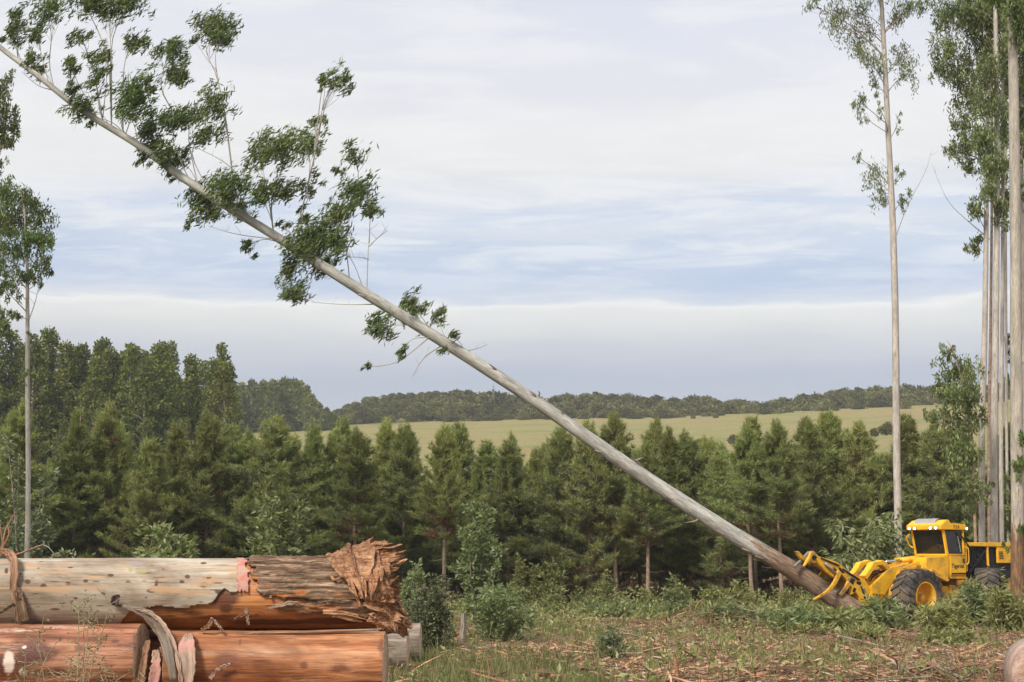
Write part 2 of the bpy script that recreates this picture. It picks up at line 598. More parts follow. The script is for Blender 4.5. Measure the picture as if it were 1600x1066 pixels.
def ground_mesh():
    xs = np.unique(np.concatenate([np.linspace(-1400, -220, 24), np.linspace(-220, -32, 48), np.linspace(-32, 32, 215), np.linspace(32, 220, 48), np.linspace(220, 1400, 24)]))
    ys = np.unique(np.concatenate([np.linspace(-120, 16, 14), np.linspace(16, 66, 170), np.linspace(66, 120, 30), np.linspace(120, 500, 96), np.linspace(500, 1400, 24)]))
    X, Y = np.meshgrid(xs, ys)
    Z = terrain(X, Y)
    V = np.stack([X, Y, Z], -1).reshape(-1, 3)
    nx, ny = len(xs), len(ys)
    i = np.arange(ny - 1)[:, None] * nx
    j = np.arange(nx - 1)[None]
    F = np.stack([i + j, i + j + 1, i + nx + j + 1, i + nx + j], -1).reshape(-1, 4)
    return np_mesh('ground', V, F, smooth=True)


def ground_mat():
    m, n, l, b = mat('clearing_and_field')
    v = tcoord(n)
    sp = n.new('ShaderNodeSeparateXYZ')
    l.new(v, sp.inputs[0])
    a = noise_node(n, l, v, 9, 8, .7)
    lit = ramp(n, [(.30, (.06, .036, .022)), (.44, (.14, .085, .052)), (.56, (.24, .15, .098)), (.68, (.31, .21, .15))])
    l.new(a, lit.inputs[0])
    g = noise_node(n, l, v, 14, 6, .7)
    gr = ramp(n, [(.3, (.055, .06, .022)), (.5, (.12, .125, .045)), (.7, (.21, .19, .085))])
    l.new(g, gr.inputs[0])
    pm = noise_node(n, l, v, .32, 6, .62)
    px = mathn(n, l, 'ADD', pm, mathn(n, l, 'MULTIPLY', sp.outputs[0], -.012))
    pr = ramp(n, [(.44, 0.0), (.56, 1.0)])
    l.new(px, pr.inputs[0])
    near = mixc(n, l, pr.outputs[0], lit.outputs[0], gr.outputs[0])
    # grazed field on the hillside
    f1 = noise_node(n, l, v, .035, 7, .6, (1, 2.4, 1))
    fr = ramp(n, [(.36, (.25, .19, .092)), (.48, (.245, .208, .090)), (.57, (.205, .198, .077)), (.68, (.17, .18, .068))])
    l.new(f1, fr.inputs[0])
    f2 = noise_node(n, l, v, .10, 8, .72, (.7, 3.0, 1), .5)
    f2r = ramp(n, [(.57, 0.0), (.68, 1.0)])
    l.new(f2, f2r.inputs[0])
    field = mixc(n, l, mathn(n, l, 'MULTIPLY', f2r.outputs[0], .75), fr.outputs[0], (.17, .125, .085))
    f3 = noise_node(n, l, v, 1.2, 6, .7)
    f3r = ramp(n, [(.35, (.78, .78, .76)), (.65, (1.15, 1.15, 1.1))])
    l.new(f3, f3r.inputs[0])
    field = mixc(n, l, 1.0, field, f3r.outputs[0], 'MULTIPLY')
    k = mathn(n, l, 'DIVIDE', mathn(n, l, 'SUBTRACT', sp.outputs[1], 95.0), 20.0, True)
    l.new(mixc(n, l, k, near, field), b.inputs['Base Color'])
    b.inputs['Roughness'].default_value = .95
    b.inputs['Specular IOR Level'].default_value = .1
    bump(n, l, b, a, .05, .7)
    return m


ground = kind(obj('ground', ground_mesh(), ground_mat()), 'structure')


# ------------------------------------------------------------------ pines
def pine_meshes(seed, H, Rr, zb, dens=1.0, dead=.3, nm='needle'):
    rng = np.random.default_rng(seed)
    pos, dirs, ded = [], [], []
    wood = MB()
    z = zb
    while z < H - .7:
        f = (z - zb) / (H - zb)
        nb = rng.integers(3, 6)
        a0 = rng.uniform(0, 6.28)
        for k in range(nb):
            az = a0 + k * 6.283 / nb + rng.normal(0, .5)
            L = Rr * (1 - f) ** .86 * 1.12 * rng.uniform(.42, 1.15) * (0.62 + .38 * min(1, f / .16)) + .03
            e = R(4 + 44 * f) + rng.normal(0, .20)
            o = np.array((math.cos(az), math.sin(az), 0))
            base = np.array((0, 0, z + rng.normal(0, .06)))
            s = np.linspace(0, 1, 5)[:, None]
            path = base + o * (L * s * math.cos(e)) + np.array((0, 0, 1.0)) * (L * s * math.sin(e) + .24 * L * s ** 2)
            wood.tube(path, np.linspace(.011 + .010 * L, .004, 5), 3)
            nt = max(3, int((2.0 + L * 3.8) * dens))
            for q in np.linspace(.26, 1, nt):
                p = base + o * (L * q * math.cos(e)) + np.array((0, 0, L * q * math.sin(e) + .24 * L * q * q))
                d = o * math.cos(e) + np.array((0, 0, math.sin(e) + .48 * q))
                side = np.array((-o[1], o[0], 0))
                isd = rng.random() < dead * max(0, 1 - 1.35 * q) + (.5 if f < .1 and q < .7 else 0) * dead * 2
                for sg in (-1, 0, 1):
                    if sg == 0:
                        l2, t2 = .10, unit(d + np.array((0, 0, .25)))
                    else:
                        if rng.random() < .12:
                            continue
                        l2 = rng.uniform(.22, .5) * (.25 + L * .42) * (1.15 - .55 * q)
                        t2 = unit(d * .7 + side * sg * rng.uniform(.6, 1.1) + np.array((0, 0, rng.uniform(.15, .55))))
                    for w in ((.5, 1.0) if l2 > .2 else (1.0,)):
                        pos.append(p + t2 * l2 * w)
                        dirs.append(t2 + np.array((0, 0, .25)))
                        ded.append(1 if isd else (2 if (q > .72 or f > .8) and rng.random() < .7 else 0))
        z += rng.uniform(.15, .27) * (1.0 if f < .7 else .9)
    for zz in np.arange(H - 1.0, H, .12):
        for k in range(2):
            pos.append(np.array((rng.normal(0, .03), rng.normal(0, .03), zz)))
            dirs.append(np.array((rng.normal(0, .3), rng.normal(0, .3), 1.0)))
            ded.append(2)
    for _ in range(64):                     # candles: upright shoots on the upper branches
        f = rng.uniform(.40, .93)
        a, r0 = rng.uniform(0, 6.28), Rr * (1 - f) ** .86 * rng.uniform(.35, 1.0)
        z0 = zb + (H - zb) * f + rng.uniform(.05, .25)
        for q in np.arange(0, rng.uniform(.25, .55), .10):
            pos.append(np.array((math.cos(a) * r0, math.sin(a) * r0, z0 + q)))
            dirs.append(np.array((math.cos(a) * .25, math.sin(a) * .25, 1.0)))
            ded.append(2)
    pos, dirs, ded = np.array(pos), unit(np.array(dirs)), np.array(ded)
    nn = 13
    C = np.repeat(pos, nn, 0) + rng.normal(0, .035, (len(pos) * nn, 3))
    D = np.repeat(dirs, nn, 0) + rng.normal(0, .55, (len(pos) * nn, 3))
    dd = np.repeat(ded, nn)
    Ln = rng.uniform(.14, .26, len(C))
    V, F = needle_arrays(C, D, Ln, np.full(len(C), .032), rng)
    crown = np_mesh('crown', V, F, dd.astype(int))
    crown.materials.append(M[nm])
    crown.materials.append(M['needle_dead'])
    crown.materials.append(M['needle_tip'])
    t = MB()
    zz = np.linspace(-.1, H - .1, 14)
    wv = np.cumsum(rng.normal(0, .018, (14, 2)), 0)
    pts = np.column_stack([wv[:, 0] - wv[0, 0], wv[:, 1] - wv[0, 1], zz])
    t.tube(pts, np.linspace(.0118 * H, .012, 14), 8, wob=.12)
    # dead snags on the bare stem
    for k in range(int(zb * 5)):
        a, h, ln = rng.uniform(0, 6.28), rng.uniform(.4, max(zb, .6)), rng.uniform(.25, .8)
        o = np.array((math.cos(a), math.sin(a), rng.uniform(-.25, .25)))
        wood.tube([np.array((0, 0, h)), np.array((0, 0, h)) + o * ln * .6, np.array((0, 0, h)) + o * ln + np.array((0, 0, .06))], [.012, .008, .003], 3)
    return t, wood, crown


def make_pine(seed, H, Rr, zb, dens, dead, label, nm='needle'):
    root = thing('pine_tree', label, 'pine tree', (0, 0, 0), 0, 'young pines of the plantation')
    t, w, c = pine_meshes(seed, H, Rr, zb, dens, dead, nm)
    t.build('trunk', M['pinebark'], root, smooth=True)
    w.build('branches', M['pinebark'], root)
    obj('crown', c, None, root)
    return root


PINE_H = 7.8
FRONT = [  # px of the tip, px y of the tip, kind (0 full, 1 narrow, 2 bare stemmed, 3 broad), label
    (32, 634, 0, 'full young pine behind the thin pale tree trunk at the far left'),
    (-25, 668, 0, 'young pine cut by the left edge of the photo'),
    (122, 645, 1, 'slim pointed young pine just left of the broad one near the left end'),
    (168, 634, 3, 'very broad tall young pine near the left end of the row'),
    (236, 690, 0, 'shorter young pine just right of the broad one near the left end'),
    (276, 664, 0, 'young pine in front of the right half of the dark eucalyptus stand'),
    (326, 646, 0, 'young pine with a brown tinted middle below the right end of the dark stand'),
    (386, 676, 0, 'rounded young pine before the far bluish stand, left of the broad one'),
    (430, 652, 3, 'broad brown tinged young pine behind the bright green shrub over the logs'),
    (490, 668, 1, 'slim dark young pine just right of the broad brown tinged one'),
    (524, 671, 0, 'young pine directly behind the splintered end of the top log'),
    (560, 680, 2, 'bare stemmed young pine just right of the torn log end'),
    (605, 657, 1, 'slim tall young pine poking up against the field left of centre'),
    (634, 664, 0, 'full young pine between the log stack and the bare pale stem'),
    (695, 674, 2, 'bare stemmed young pine with a pale brown trunk left of the sapling'),
    (718, 664, 0, 'young pine rising behind the leafy sapling near the centre'),
    (762, 690, 0, 'young pine just right of the leafy sapling near the centre'),
    (795, 690, 0, 'dense young pine in the low dip of the row at the centre'),
    (838, 702, 1, 'shortest slim young pine in the dip of the row at the centre'),
    (878, 672, 3, 'dense tall young pine just left of where the leaning trunk crosses the field'),
    (918, 660, 0, 'young pine whose tip touches the leaning trunk from below'),
    (960, 657, 2, 'bare stemmed pine under the leaning trunk, left of its twin stem'),
    (1008, 700, 2, 'bare stemmed pine under the leaning trunk, right of its twin stem'),
    (1046, 671, 1, 'slim young pine rising right above the middle of the leaning trunk'),
    (1073, 678, 0, 'young pine with a forked looking tip right above the leaning trunk'),
    (1122, 706, 0, 'low young pine behind the lower third of the leaning trunk'),
    (1168, 674, 2, 'bare stemmed pine rising behind the butt end of the leaning trunk'),
    (1214, 668, 2, 'tall slim bare stemmed pine just left of the yellow felling head'),
    (1266, 660, 1, 'pointed young pine above the yellow felling head'),
    (1293, 647, 0, 'tallest young pine, above the yellow boom'),
    (1341, 664, 3, 'broad round topped young pine left of the tall pale tree'),
    (1416, 651, 0, 'young pine just right of the tall pale tree, behind the cab'),
    (1458, 664, 0, 'young pine behind the machine, half covered by the young eucalyptus'),
    (1500, 672, 0, 'young pine seen between the young eucalyptus and the pale trunks'),
    (1580, 664, 0, 'young pine behind the pale trunks at the right edge'),
]
BACK_LABEL = 'young pine deeper in the plantation, mostly hidden behind the front row'
protos = {
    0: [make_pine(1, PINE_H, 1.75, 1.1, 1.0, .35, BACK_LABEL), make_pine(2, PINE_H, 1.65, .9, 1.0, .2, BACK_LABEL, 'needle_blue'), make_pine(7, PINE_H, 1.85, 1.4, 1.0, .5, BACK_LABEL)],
    1: [make_pine(3, PINE_H, 1.2, 1.0, 1.1, .2, BACK_LABEL), make_pine(8, PINE_H, 1.3, 1.3, 1.1, .3, BACK_LABEL)],
    2: [make_pine(4, PINE_H, 1.45, 3.1, 1.0, .5, BACK_LABEL), make_pine(9, PINE_H, 1.35, 2.7, .9, .5, BACK_LABEL)],
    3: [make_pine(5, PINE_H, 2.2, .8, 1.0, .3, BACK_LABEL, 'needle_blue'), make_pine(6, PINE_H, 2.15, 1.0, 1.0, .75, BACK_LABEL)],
}
rnd = random.Random(4)
used = set()


def put_pine(kd, loc, rz, sc, label):
    ps = protos[kd]
    p = ps[rnd.randrange(len(ps))]
    if p.name not in used:
        used.add(p.name)
        p.location, p.rotation_euler = tuple(loc), (0, 0, rz)
        p.scale = (sc, sc, sc) if not hasattr(sc, '__len__') else sc
        p['label'] = label
        return p
    return dup(p, loc, rz, sc, label)


def pine_tip_at(px, py, Y):
    top = at(px, py, Y)
    z = float(terrain(top[0], Y))
    return (top[0], Y, z), (top[2] - z) / PINE_H


for px, py, kd, lab in FRONT:
    Y = {2: rnd.uniform(58.5, 60.5)}.get(kd, rnd.uniform(60.5, 64.5))
    loc, s = pine_tip_at(px, py, Y)
    w = s * rnd.uniform(1.1, 1.38)
    put_pine(kd, loc, rnd.uniform(0, 6.28), (w, w, s), lab)
for row, Y0 in enumerate((66.5, 70, 74, 79, 85, 91)):
    half = Y0 * .39 + 2
    x = -half + rnd.uniform(0, 1.5)
    while x < half:
        Y = Y0 + rnd.uniform(-1, 1)
        s = rnd.uniform(.78, .99) if row else rnd.uniform(.92, 1.07)
        put_pine(rnd.choice((0, 0, 0, 1, 2, 3)), (x, Y, float(terrain(x, Y))), rnd.uniform(0, 6.28), (s * 1.2, s * 1.2, s), BACK_LABEL)
        x += rnd.uniform(2.0, 2.9)


# ------------------------------------------------------------------ far trees
def clump_crown(seed, blobs, per, leaf, flat=.8, updir=.3):
    """leafy masses: blobs = (x,y,z,r); faces spread through each blob's shell"""
    rng = np.random.default_rng(seed)
    C, D, Nn = [], [], []
    for (x, y, z, r) in blobs:
        k = int(per * (r ** 2) + 6)
        d = unit(rng.normal(size=(k, 3)))
        rad = r * rng.uniform(.45, 1.08, k) ** .6
        c = np.array((x, y, z)) + d * rad[:, None] * np.array((1, 1, flat))
        C.append(c)
        D.append(d * .5 + rng.normal(0, .6, (k, 3)) + np.array((0, 0, updir)))
        Nn.append(d + rng.normal(0, .5, (k, 3)))
    C, D, Nn = map(np.concatenate, (C, D, Nn))
    L = rng.uniform(.7, 1.4, len(C)) * leaf
    return leaf_arrays(C, D, Nn, L, L * .62, .1, .5)


def make_stand_tree(seed, H, W, label, group, leafm, clear=.25, cat='tree', name='eucalyptus_tree', point=1.0, per=150, leaf=.30):
    rng = np.random.default_rng(seed)
    root = thing(name, label, cat, (0, 0, 0), 0, group)
    blobs = []
    wood = MB()
    zb = H * clear
    nb = int(78 * (W / 4.5))
    for k in range(nb):
        f = (k + rng.random()) / nb
        z = zb + (H - zb) * f
        rr = W * .5 * (min(1, (1 - f) * 1.45 + .05)) ** point * (.6 + .4 * min(1, f / .2)) * rng.uniform(.35, 1.0)
        a = rng.uniform(0, 6.28)
        r = W * rng.uniform(.14, .24) * (1.06 - .50 * f)
        p = (math.cos(a) * rr, math.sin(a) * rr, z - r * .3)
        blobs.append((*p, r))
        wood.tube([(0, 0, max(zb * .6, z - rr * .9)), (p[0] * .5, p[1] * .5, z - rr * .3), p], [.06, .04, .015], 3)
    V, F = clump_crown(seed, blobs, per, leaf)
    wood.tube(resample([(0, 0, -.3), (rng.normal(0, .15), 0, H * .4), (0, 0, H * .97)], 8), np.linspace(.011 * H, .03, 8), 6)
    wood.build('trunk', M['euc_pale'], root)
    obj('crown', np_mesh('crown', V, F), leafm, root)
    return root


stand_protos = [make_stand_tree(20 + i, 18, w, 'x', 'tall eucalypts of the dark stand behind the pines', M['leaf_stand'], c, point=.85) for i, (w, c) in enumerate(((4.6, .2), (5.2, .15), (4.3, .3), (4.9, .25)))]
used_t = set()


def put(protos_, k, loc, rz, sc, label):
    p = protos_[k % len(protos_)]
    if p.name not in used_t:
        used_t.add(p.name)
        p.location, p.rotation_euler = tuple(loc), (0, 0, rz)
        p.scale = (sc, sc, sc) if not hasattr(sc, '__len__') else sc
        p['label'] = label
        return p
    return dup(p, loc, rz, sc, label)


STAND = [(350, 572), (334, 562), (298, 556), (277, 590), (250, 536), (228, 560), (205, 540), (188, 556), (172, 548), (150, 560), (128, 538), (105, 536),
         (78, 514), (55, 526), (20, 520), (-8, 505), (-40, 515)]
ordinal = ['outermost', 'second', 'third', 'fourth', 'fifth', 'sixth', 'seventh', 'eighth', 'ninth', 'tenth', 'eleventh', 'twelfth', 'thirteenth', 'fourteenth', 'fifteenth', 'sixteenth', 'seventeenth']
for i, (px, py) in enumerate(STAND):
    Y = 150 + rnd.uniform(-4, 6)
    t = at(px, py, Y)
    z = float(terrain(t[0], Y))
    s = (t[2] - z) / 18
    lab = ('rightmost tree of the dark eucalyptus stand behind the pines' if i == 0 else
           '%s crown from the right end of the dark eucalyptus stand behind the pines' % ordinal[i])
    put(stand_protos, rnd.randrange(4), (t[0], Y, z), rnd.uniform(0, 6.28), (s * 1.08, s * 1.08, s), lab)
for Y0 in (143, 158, 166, 174):
    x = at(345 if Y0 > 150 else 335, 700, Y0)[0]
    while x > at(-60, 700, Y0)[0]:
        s = rnd.uniform(.86, 1.03) * (1 if Y0 > 150 else .60)
        Y = Y0 + rnd.uniform(-3, 3)
        put(stand_protos, rnd.randrange(4), (x, Y, float(terrain(x, Y))), rnd.uniform(0, 6.28), (s, s, s), 'eucalyptus inside the dark stand, covered by the crowns of its neighbours')
        x -= rnd.uniform(2.6, 3.8)

# far bluish stand beside the brushy hill
far_protos = [make_stand_tree(40 + i, 14, w, 'x', 'far bluish eucalypts left of the brushy hill', M['leaf_stand'], .06, point=.5, per=40, leaf=.7) for i, w in enumerate((6.0, 7.0, 5.4))]
FAR = [(345, 600), (362, 597), (378, 600), (395, 596), (412, 597), (428, 595), (442, 593), (456, 594), (468, 597), (478, 604), (486, 618), (498, 630), (510, 638), (519, 645)]
for i, (px, py) in enumerate(FAR):
    Y = 372 + rnd.uniform(-6, 6)
    t = at(px, py, Y)
    z = float(terrain(t[0], Y))
    s = (t[2] - z) / 14
    put(far_protos, i, (t[0], Y, z), rnd.uniform(0, 6.28), (max(s, .6) * .95, max(s, .6) * .95, s),
        'low rounded tree at the dwindling right tail of the far bluish stand' if px > 480 else 'tall tree in the far bluish stand right of the dark one')
for px in list(range(336, 480, 11)) + [484, 492, 500]:
    Y = 390 + rnd.uniform(-6, 6)
    t = at(px, 603 + rnd.uniform(0, 12) + max(0, px - 472) * .9, Y)
    z = float(terrain(t[0], Y))
    s = (t[2] - z) / 14
    put(far_protos, rnd.randrange(3), (t[0], Y, z), rnd.uniform(0, 6.28), s, 'tall tree in the far bluish stand right of the dark one')


def make_scrub(seed, W, H, leaf=.62):
    rng = np.random.default_rng(seed)
    blobs = []
    for k in range(30):
        a, q = rng.uniform(0, 6.28), rng.random() ** .5
        r = W * rng.uniform(.12, .2)
        blobs.append((math.cos(a) * q * W * .42, math.sin(a) * q * W * .42, H * (.30 + .52 * (1 - q ** 3) * rng.uniform(.75, 1.05)), r))
    for k in range(10):
        a = rng.uniform(0, 6.28)
        blobs.append((math.cos(a) * W * .3, math.sin(a) * W * .3, H * .25, W * .18))
    V, F = clump_crown(seed, blobs, 34 if leaf > .5 else 60, leaf, .85)
    o = obj('scrub_tree', np_mesh('scrub_tree', V, F), M['leaf_scrub'])
    return tag(o, 'x', 'tree', 'bushy trees along the far ridge')


scrub_protos = [make_scrub(60 + i, w, h) for i, (w, h) in enumerate(((7, 5.8), (8.5, 6.5), (6, 5), (9.5, 6.2), (5, 4.2)))]
TOPS = [(520, 646), (535, 634), (560, 625), (600, 617), (650, 613), (700, 611), (760, 612), (800, 615), (860, 618), (900, 616), (950, 615), (1000, 618), (1050, 621), (1100, 622),
        (1140, 625), (1180, 627), (1220, 624), (1260, 618), (1300, 611), (1350, 606), (1400, 603), (1460, 601), (1620, 596)]
tx, ty = np.array(TOPS).T
for Y0, fr in ((398, .34), (406, .5), (418, .66), (432, .84), (446, 1.0)):
    px = 522.0 if Y0 < 410 else 530.0
    while px < 1600:
        Y = Y0 + rnd.uniform(-5, 5)
        topy = np.interp(px, tx, ty)
        base = np.interp(px, [p[0] for p in RIDGE_PX], [p[1] for p in RIDGE_PX])
        yy = base + (topy - base) * fr + rnd.uniform(-3.0, 3.0) * (1 if fr < 1 else .8)
        t = at(px, yy, Y)
        z = float(terrain(t[0], Y))
        w = rnd.uniform(.8, 1.4) * (.62 if px < 700 else .95) * (.62 if fr < .5 else 1)
        k = rnd.randrange(5)
        ph = (5.8, 6.5, 5, 6.2, 4.2)[k]
        hz = w * rnd.uniform(.75, 1.0)
        lab = ('low greyish bush on the brushy hump at the left end of the far ridge' if px < 700 else
               'dark round bushy tree of the far ridge wood left of the tall pale tree' if px < 1392 else 'dark bushy tree of the far ridge wood right of the tall pale tree')
        put(scrub_protos, k, (t[0], Y, max(t[2] - ph * hz, z - (.3 if px < 720 else 9))), rnd.uniform(0, 6.28), (w, w, hz), lab)
        px += rnd.uniform(17, 31) * (.62 if px < 700 else 1)
# single bushes in the grazed field
BUSHES = [(1118, 649, 5, 385, 'small round bush just below the far ridge wood, right of centre'), (1083, 650, 4, 385, 'smallest bush at the foot of the far ridge wood'),
          (1093, 690, 7, 235, 'round dark bush low in the field between two pine tips'), (1146, 684, 8, 235, 'larger round bush low in the field right of the leaning trunk'),
          (1385, 668, 9, 235, 'dark bush in the field touching the left side of the tall pale trunk'), (1366, 672, 8, 232, 'dark bush in the field a little left of the tall pale trunk'),
          (1416, 637, 8, 385, 'bush at the field edge just right of the tall pale trunk')]
for px, py, r, Y, lab in BUSHES:
    t = at(px, py + r, Y)
    z = float(terrain(t[0], Y))
    s = r * 2 / ppm(px, py, Y) / 5.8
    o = put(scrub_protos, rnd.randrange(3), (t[0], Y, max(z - .2, t[2] - .3)), rnd.uniform(0, 6.28), (s * .9, s * .9, s), lab)
    o['group'] = 'single bushes in the field'
# the thin mast on the ridge
mt = thing('radio_mast', 'thin radio mast standing on the far ridge above the bushes', 'mast', (at(771, 620, 440)[0], 440, float(terrain(at(771, 620, 440)[0], 440))))
mm = MB()
hm = at(771, 603, 440)[2] - mt.location.z
for a in range(3):
    ca, sa = math.cos(a * 2.094) * .35, math.sin(a * 2.094) * .35
    mm.tube([(ca, sa, 0), (ca * .6, sa * .6, hm)], [.09, .07], 4)
for k in range(10):
    z = hm * (k + .5) / 10
    mm.tube([(.3, 0, z), (-.2, .3, z + .6)], [.04, .04], 4)
    mm.tube([(-.2, .3, z), (-.2, -.3, z + .6)], [.04, .04], 4)
mm.build('lattice', M['steel'], mt)
ma = MB()
ma.tube([(0, 0, hm), (0, 0, hm + 1.6)], [.06, .03], 5)
ma.build('antenna', M['steel'], mt)


# ------------------------------------------------------------------ eucalypts built from their own boughs
def blend_line(pts, z):
    P = np.asarray(pts)
    o = P[np.argsort(P[:, 2])]
    return np.array([np.interp(z, o[:, 2], o[:, 0]), np.interp(z, o[:, 2], o[:, 1]), z])


def leaf_clump(rng, c, rx, rz, ry, n, leaf, direction, jit, sub=None):
    """leaves gathered in small sprays inside an ellipsoid; returns leaf arrays and spray centres"""
    ns = sub or max(5, int(n / 20))
    S = rng.normal(0, .50, (ns, 3)).clip(-1.25, 1.25) * np.array((rx, ry, rz)) + c
    which = rng.integers(0, ns, n)
    sg = min(rx, rz) * .19
    C = S[which] + rng.normal(0, 1, (n, 3)) * np.array((sg, sg, sg))
    dd_ = unit(np.asarray(direction))
    C = C + dd_ * rng.normal(0, sg * 1.1, (n, 1))
    D = np.asarray(direction) + rng.normal(0, jit, (n, 3))
    Nn = rng.normal(size=(n, 3))
    L = rng.uniform(.65, 1.25, n) * leaf[0]
    W = rng.uniform(.75, 1.25, n) * leaf[1]
    V, F = leaf_arrays(C - unit(D) * L[:, None] * .5, D, Nn, L, W, .15, .4)
    return V, F, S


def bough_tree(name, label, cat, base, trunk_pts, trunk_rad, boughs, bark, leafm, seed, leaf=(.17, .04), direction=(0, 0, -1), jit=.55,
               twigm=None, dens=.5, group=None, rise=.75, bthick=.0105, sides=14, nseg=40, spread=1.0, bare=()):
    """trunk_pts in world space; boughs = (px, py, rx, ry, Y[, density]) leaf masses each on a branch of its own"""
    rng = np.random.default_rng(seed)
    base = np.asarray(base, float)
    root = thing(name, label, cat, base, 0, group)
    P = resample(trunk_pts, nseg)
    rad = np.interp(np.linspace(0, 1, nseg), np.linspace(0, 1, len(trunk_rad)), trunk_rad)
    V, F, T = tube_arrays(P, rad, sides, .07)
    V = np.vstack([V, P[-1]])
    T = np.vstack([T, T[-1]])
    n0 = (nseg - 1) * sides
    cap = np.array([(n0 + k, n0 + (k + 1) % sides, len(V) - 1, len(V) - 1) for k in range(sides)])
    me = bpy.data.meshes.new('trunk')
    me.from_pydata((V - base).tolist(), [], [tuple(f) for f in F] + [tuple(c[:3]) for c in cap] + [tuple(range(sides - 1, -1, -1))])
    a = me.attributes.new('tc', 'FLOAT_VECTOR', 'POINT')
    a.data.foreach_set('vector', T.astype(np.float32).ravel())
    me.polygons.foreach_set('use_smooth', np.ones(len(me.polygons), bool))
    obj('trunk', me, bark, root)
    for bq in boughs:
        px, py, rx, ry, Y = bq[:5]
        dn = bq[5] if len(bq) > 5 else 1.0
        start = bq[6] if len(bq) > 6 else None
        c = at(px, py, Y)
        k = ppm(px, py, Y)
        if start is None:
            z0 = c[2]
            for _ in range(6):
                tp = blend_line(P, min(max(z0, P[:, 2].min()), P[:, 2].max()))
                hd = math.hypot(c[0] - tp[0], c[1] - tp[1])
                z0 = c[2] - rise * hd - ry / k * .3
            p0 = blend_line(P, min(max(z0, P[:, 2].min() + .5), P[:, 2].max()))
            path = [p0, p0 * .55 + c * .45 + np.array((rng.normal(0, .08), rng.normal(0, .08), .10 * np.linalg.norm(c - p0))), c]
        else:
            path = [at(*s) for s in start] + [c]
            p0 = path[0]
        ln = np.linalg.norm(c - p0)
        mb = MB()
        r0 = .010 + bthick * min(ln, 3.2)
        pp = resample(path, 9) - base
        mb.tube(pp, np.linspace(r0, .006, 9), 5)
        n = max(12, int(rx * ry * dens * dn))
        V, F, S = leaf_clump(rng, c, rx / k, ry / k, (rx + ry) * .5 / k * spread, n, leaf, direction, jit)
        for s in S[: min(len(S), 14)]:
            q = pp[5 + rng.integers(0, 3)]
            mid = (q + s - base) / 2 + rng.normal(0, .06, 3)
            mb.tube([q, mid, s - base], [.008, .006, .003], 3)
        br = mb.build('branch', twigm or M['twig'], root)
        obj('leaves', np_mesh('leaves', V - base, F), leafm, br)
    for pts in bare:
        mb = MB()
        pp = resample([at(*s) for s in pts], 10) - base
        mb.tube(pp, np.linspace(.022, .005, 10), 5)
        for q in (4, 6, 8):
            e = pp[q] + np.array((rng.normal(0, .25), rng.normal(0, .2), rng.uniform(.1, .4)))
            mb.tube([pp[q], (pp[q] + e) / 2 + rng.normal(0, .03, 3), e], [.008, .006, .003], 3)
        mb.build('branch', M['greytwig'], root)
    return root


# --- the falling tree
FT_Y = 44.6
ft_px = [(1338, 956), (1310, 938), (1240, 892), (1150, 840), (1000, 737), (800, 605), (570, 456), (430, 372), (300, 285), (215, 228), (130, 172), (60, 122), (0, 74), (-60, 22), (-120, -40)]
_fo = np.array((0, 0, 0, 1.2, -2.2, 1.5, -1.0, 1.8, -1.5, 1.0, -1.0, 1.5, 0, 0, 0))
ft = [at(x + d, y - d, FT_Y + (1340 - x) * .0016) for (x, y), d in zip(ft_px, _fo)]
ft_r = [.315, .31, .29, .255, .222, .20, .176, .156, .138, .122, .108, .096, .082, .06, .03]


def FY(px, d=0.0):
    return FT_Y + (1340 - px) * .0016 + d


rg = random.Random(11)


def B(px, py, rx, ry, dn=1.0, start=None):
    d = rg.uniform(-.9, .9)
    if start:
        n = len(start)
        st_ = [(a, b, FY(a, d * (i / n))) for i, (a, b) in enumerate(start)]
        return (px, py, rx, ry, FY(px, d), dn, st_)
    # branch leaves the trunk a little further down the stem
    bx = px + rg.uniform(10, 30) + max(0, ry) * .5
    by = np.interp(bx, [p[0] for p in ft_px[::-1]], [p[1] for p in ft_px[::-1]])
    return (px, py, rx, ry, FY(px, d), dn, [(bx, by, FY(bx)), ((bx + px) / 2 + 4, (by + py) / 2 - 3, FY(px, d * .5))])


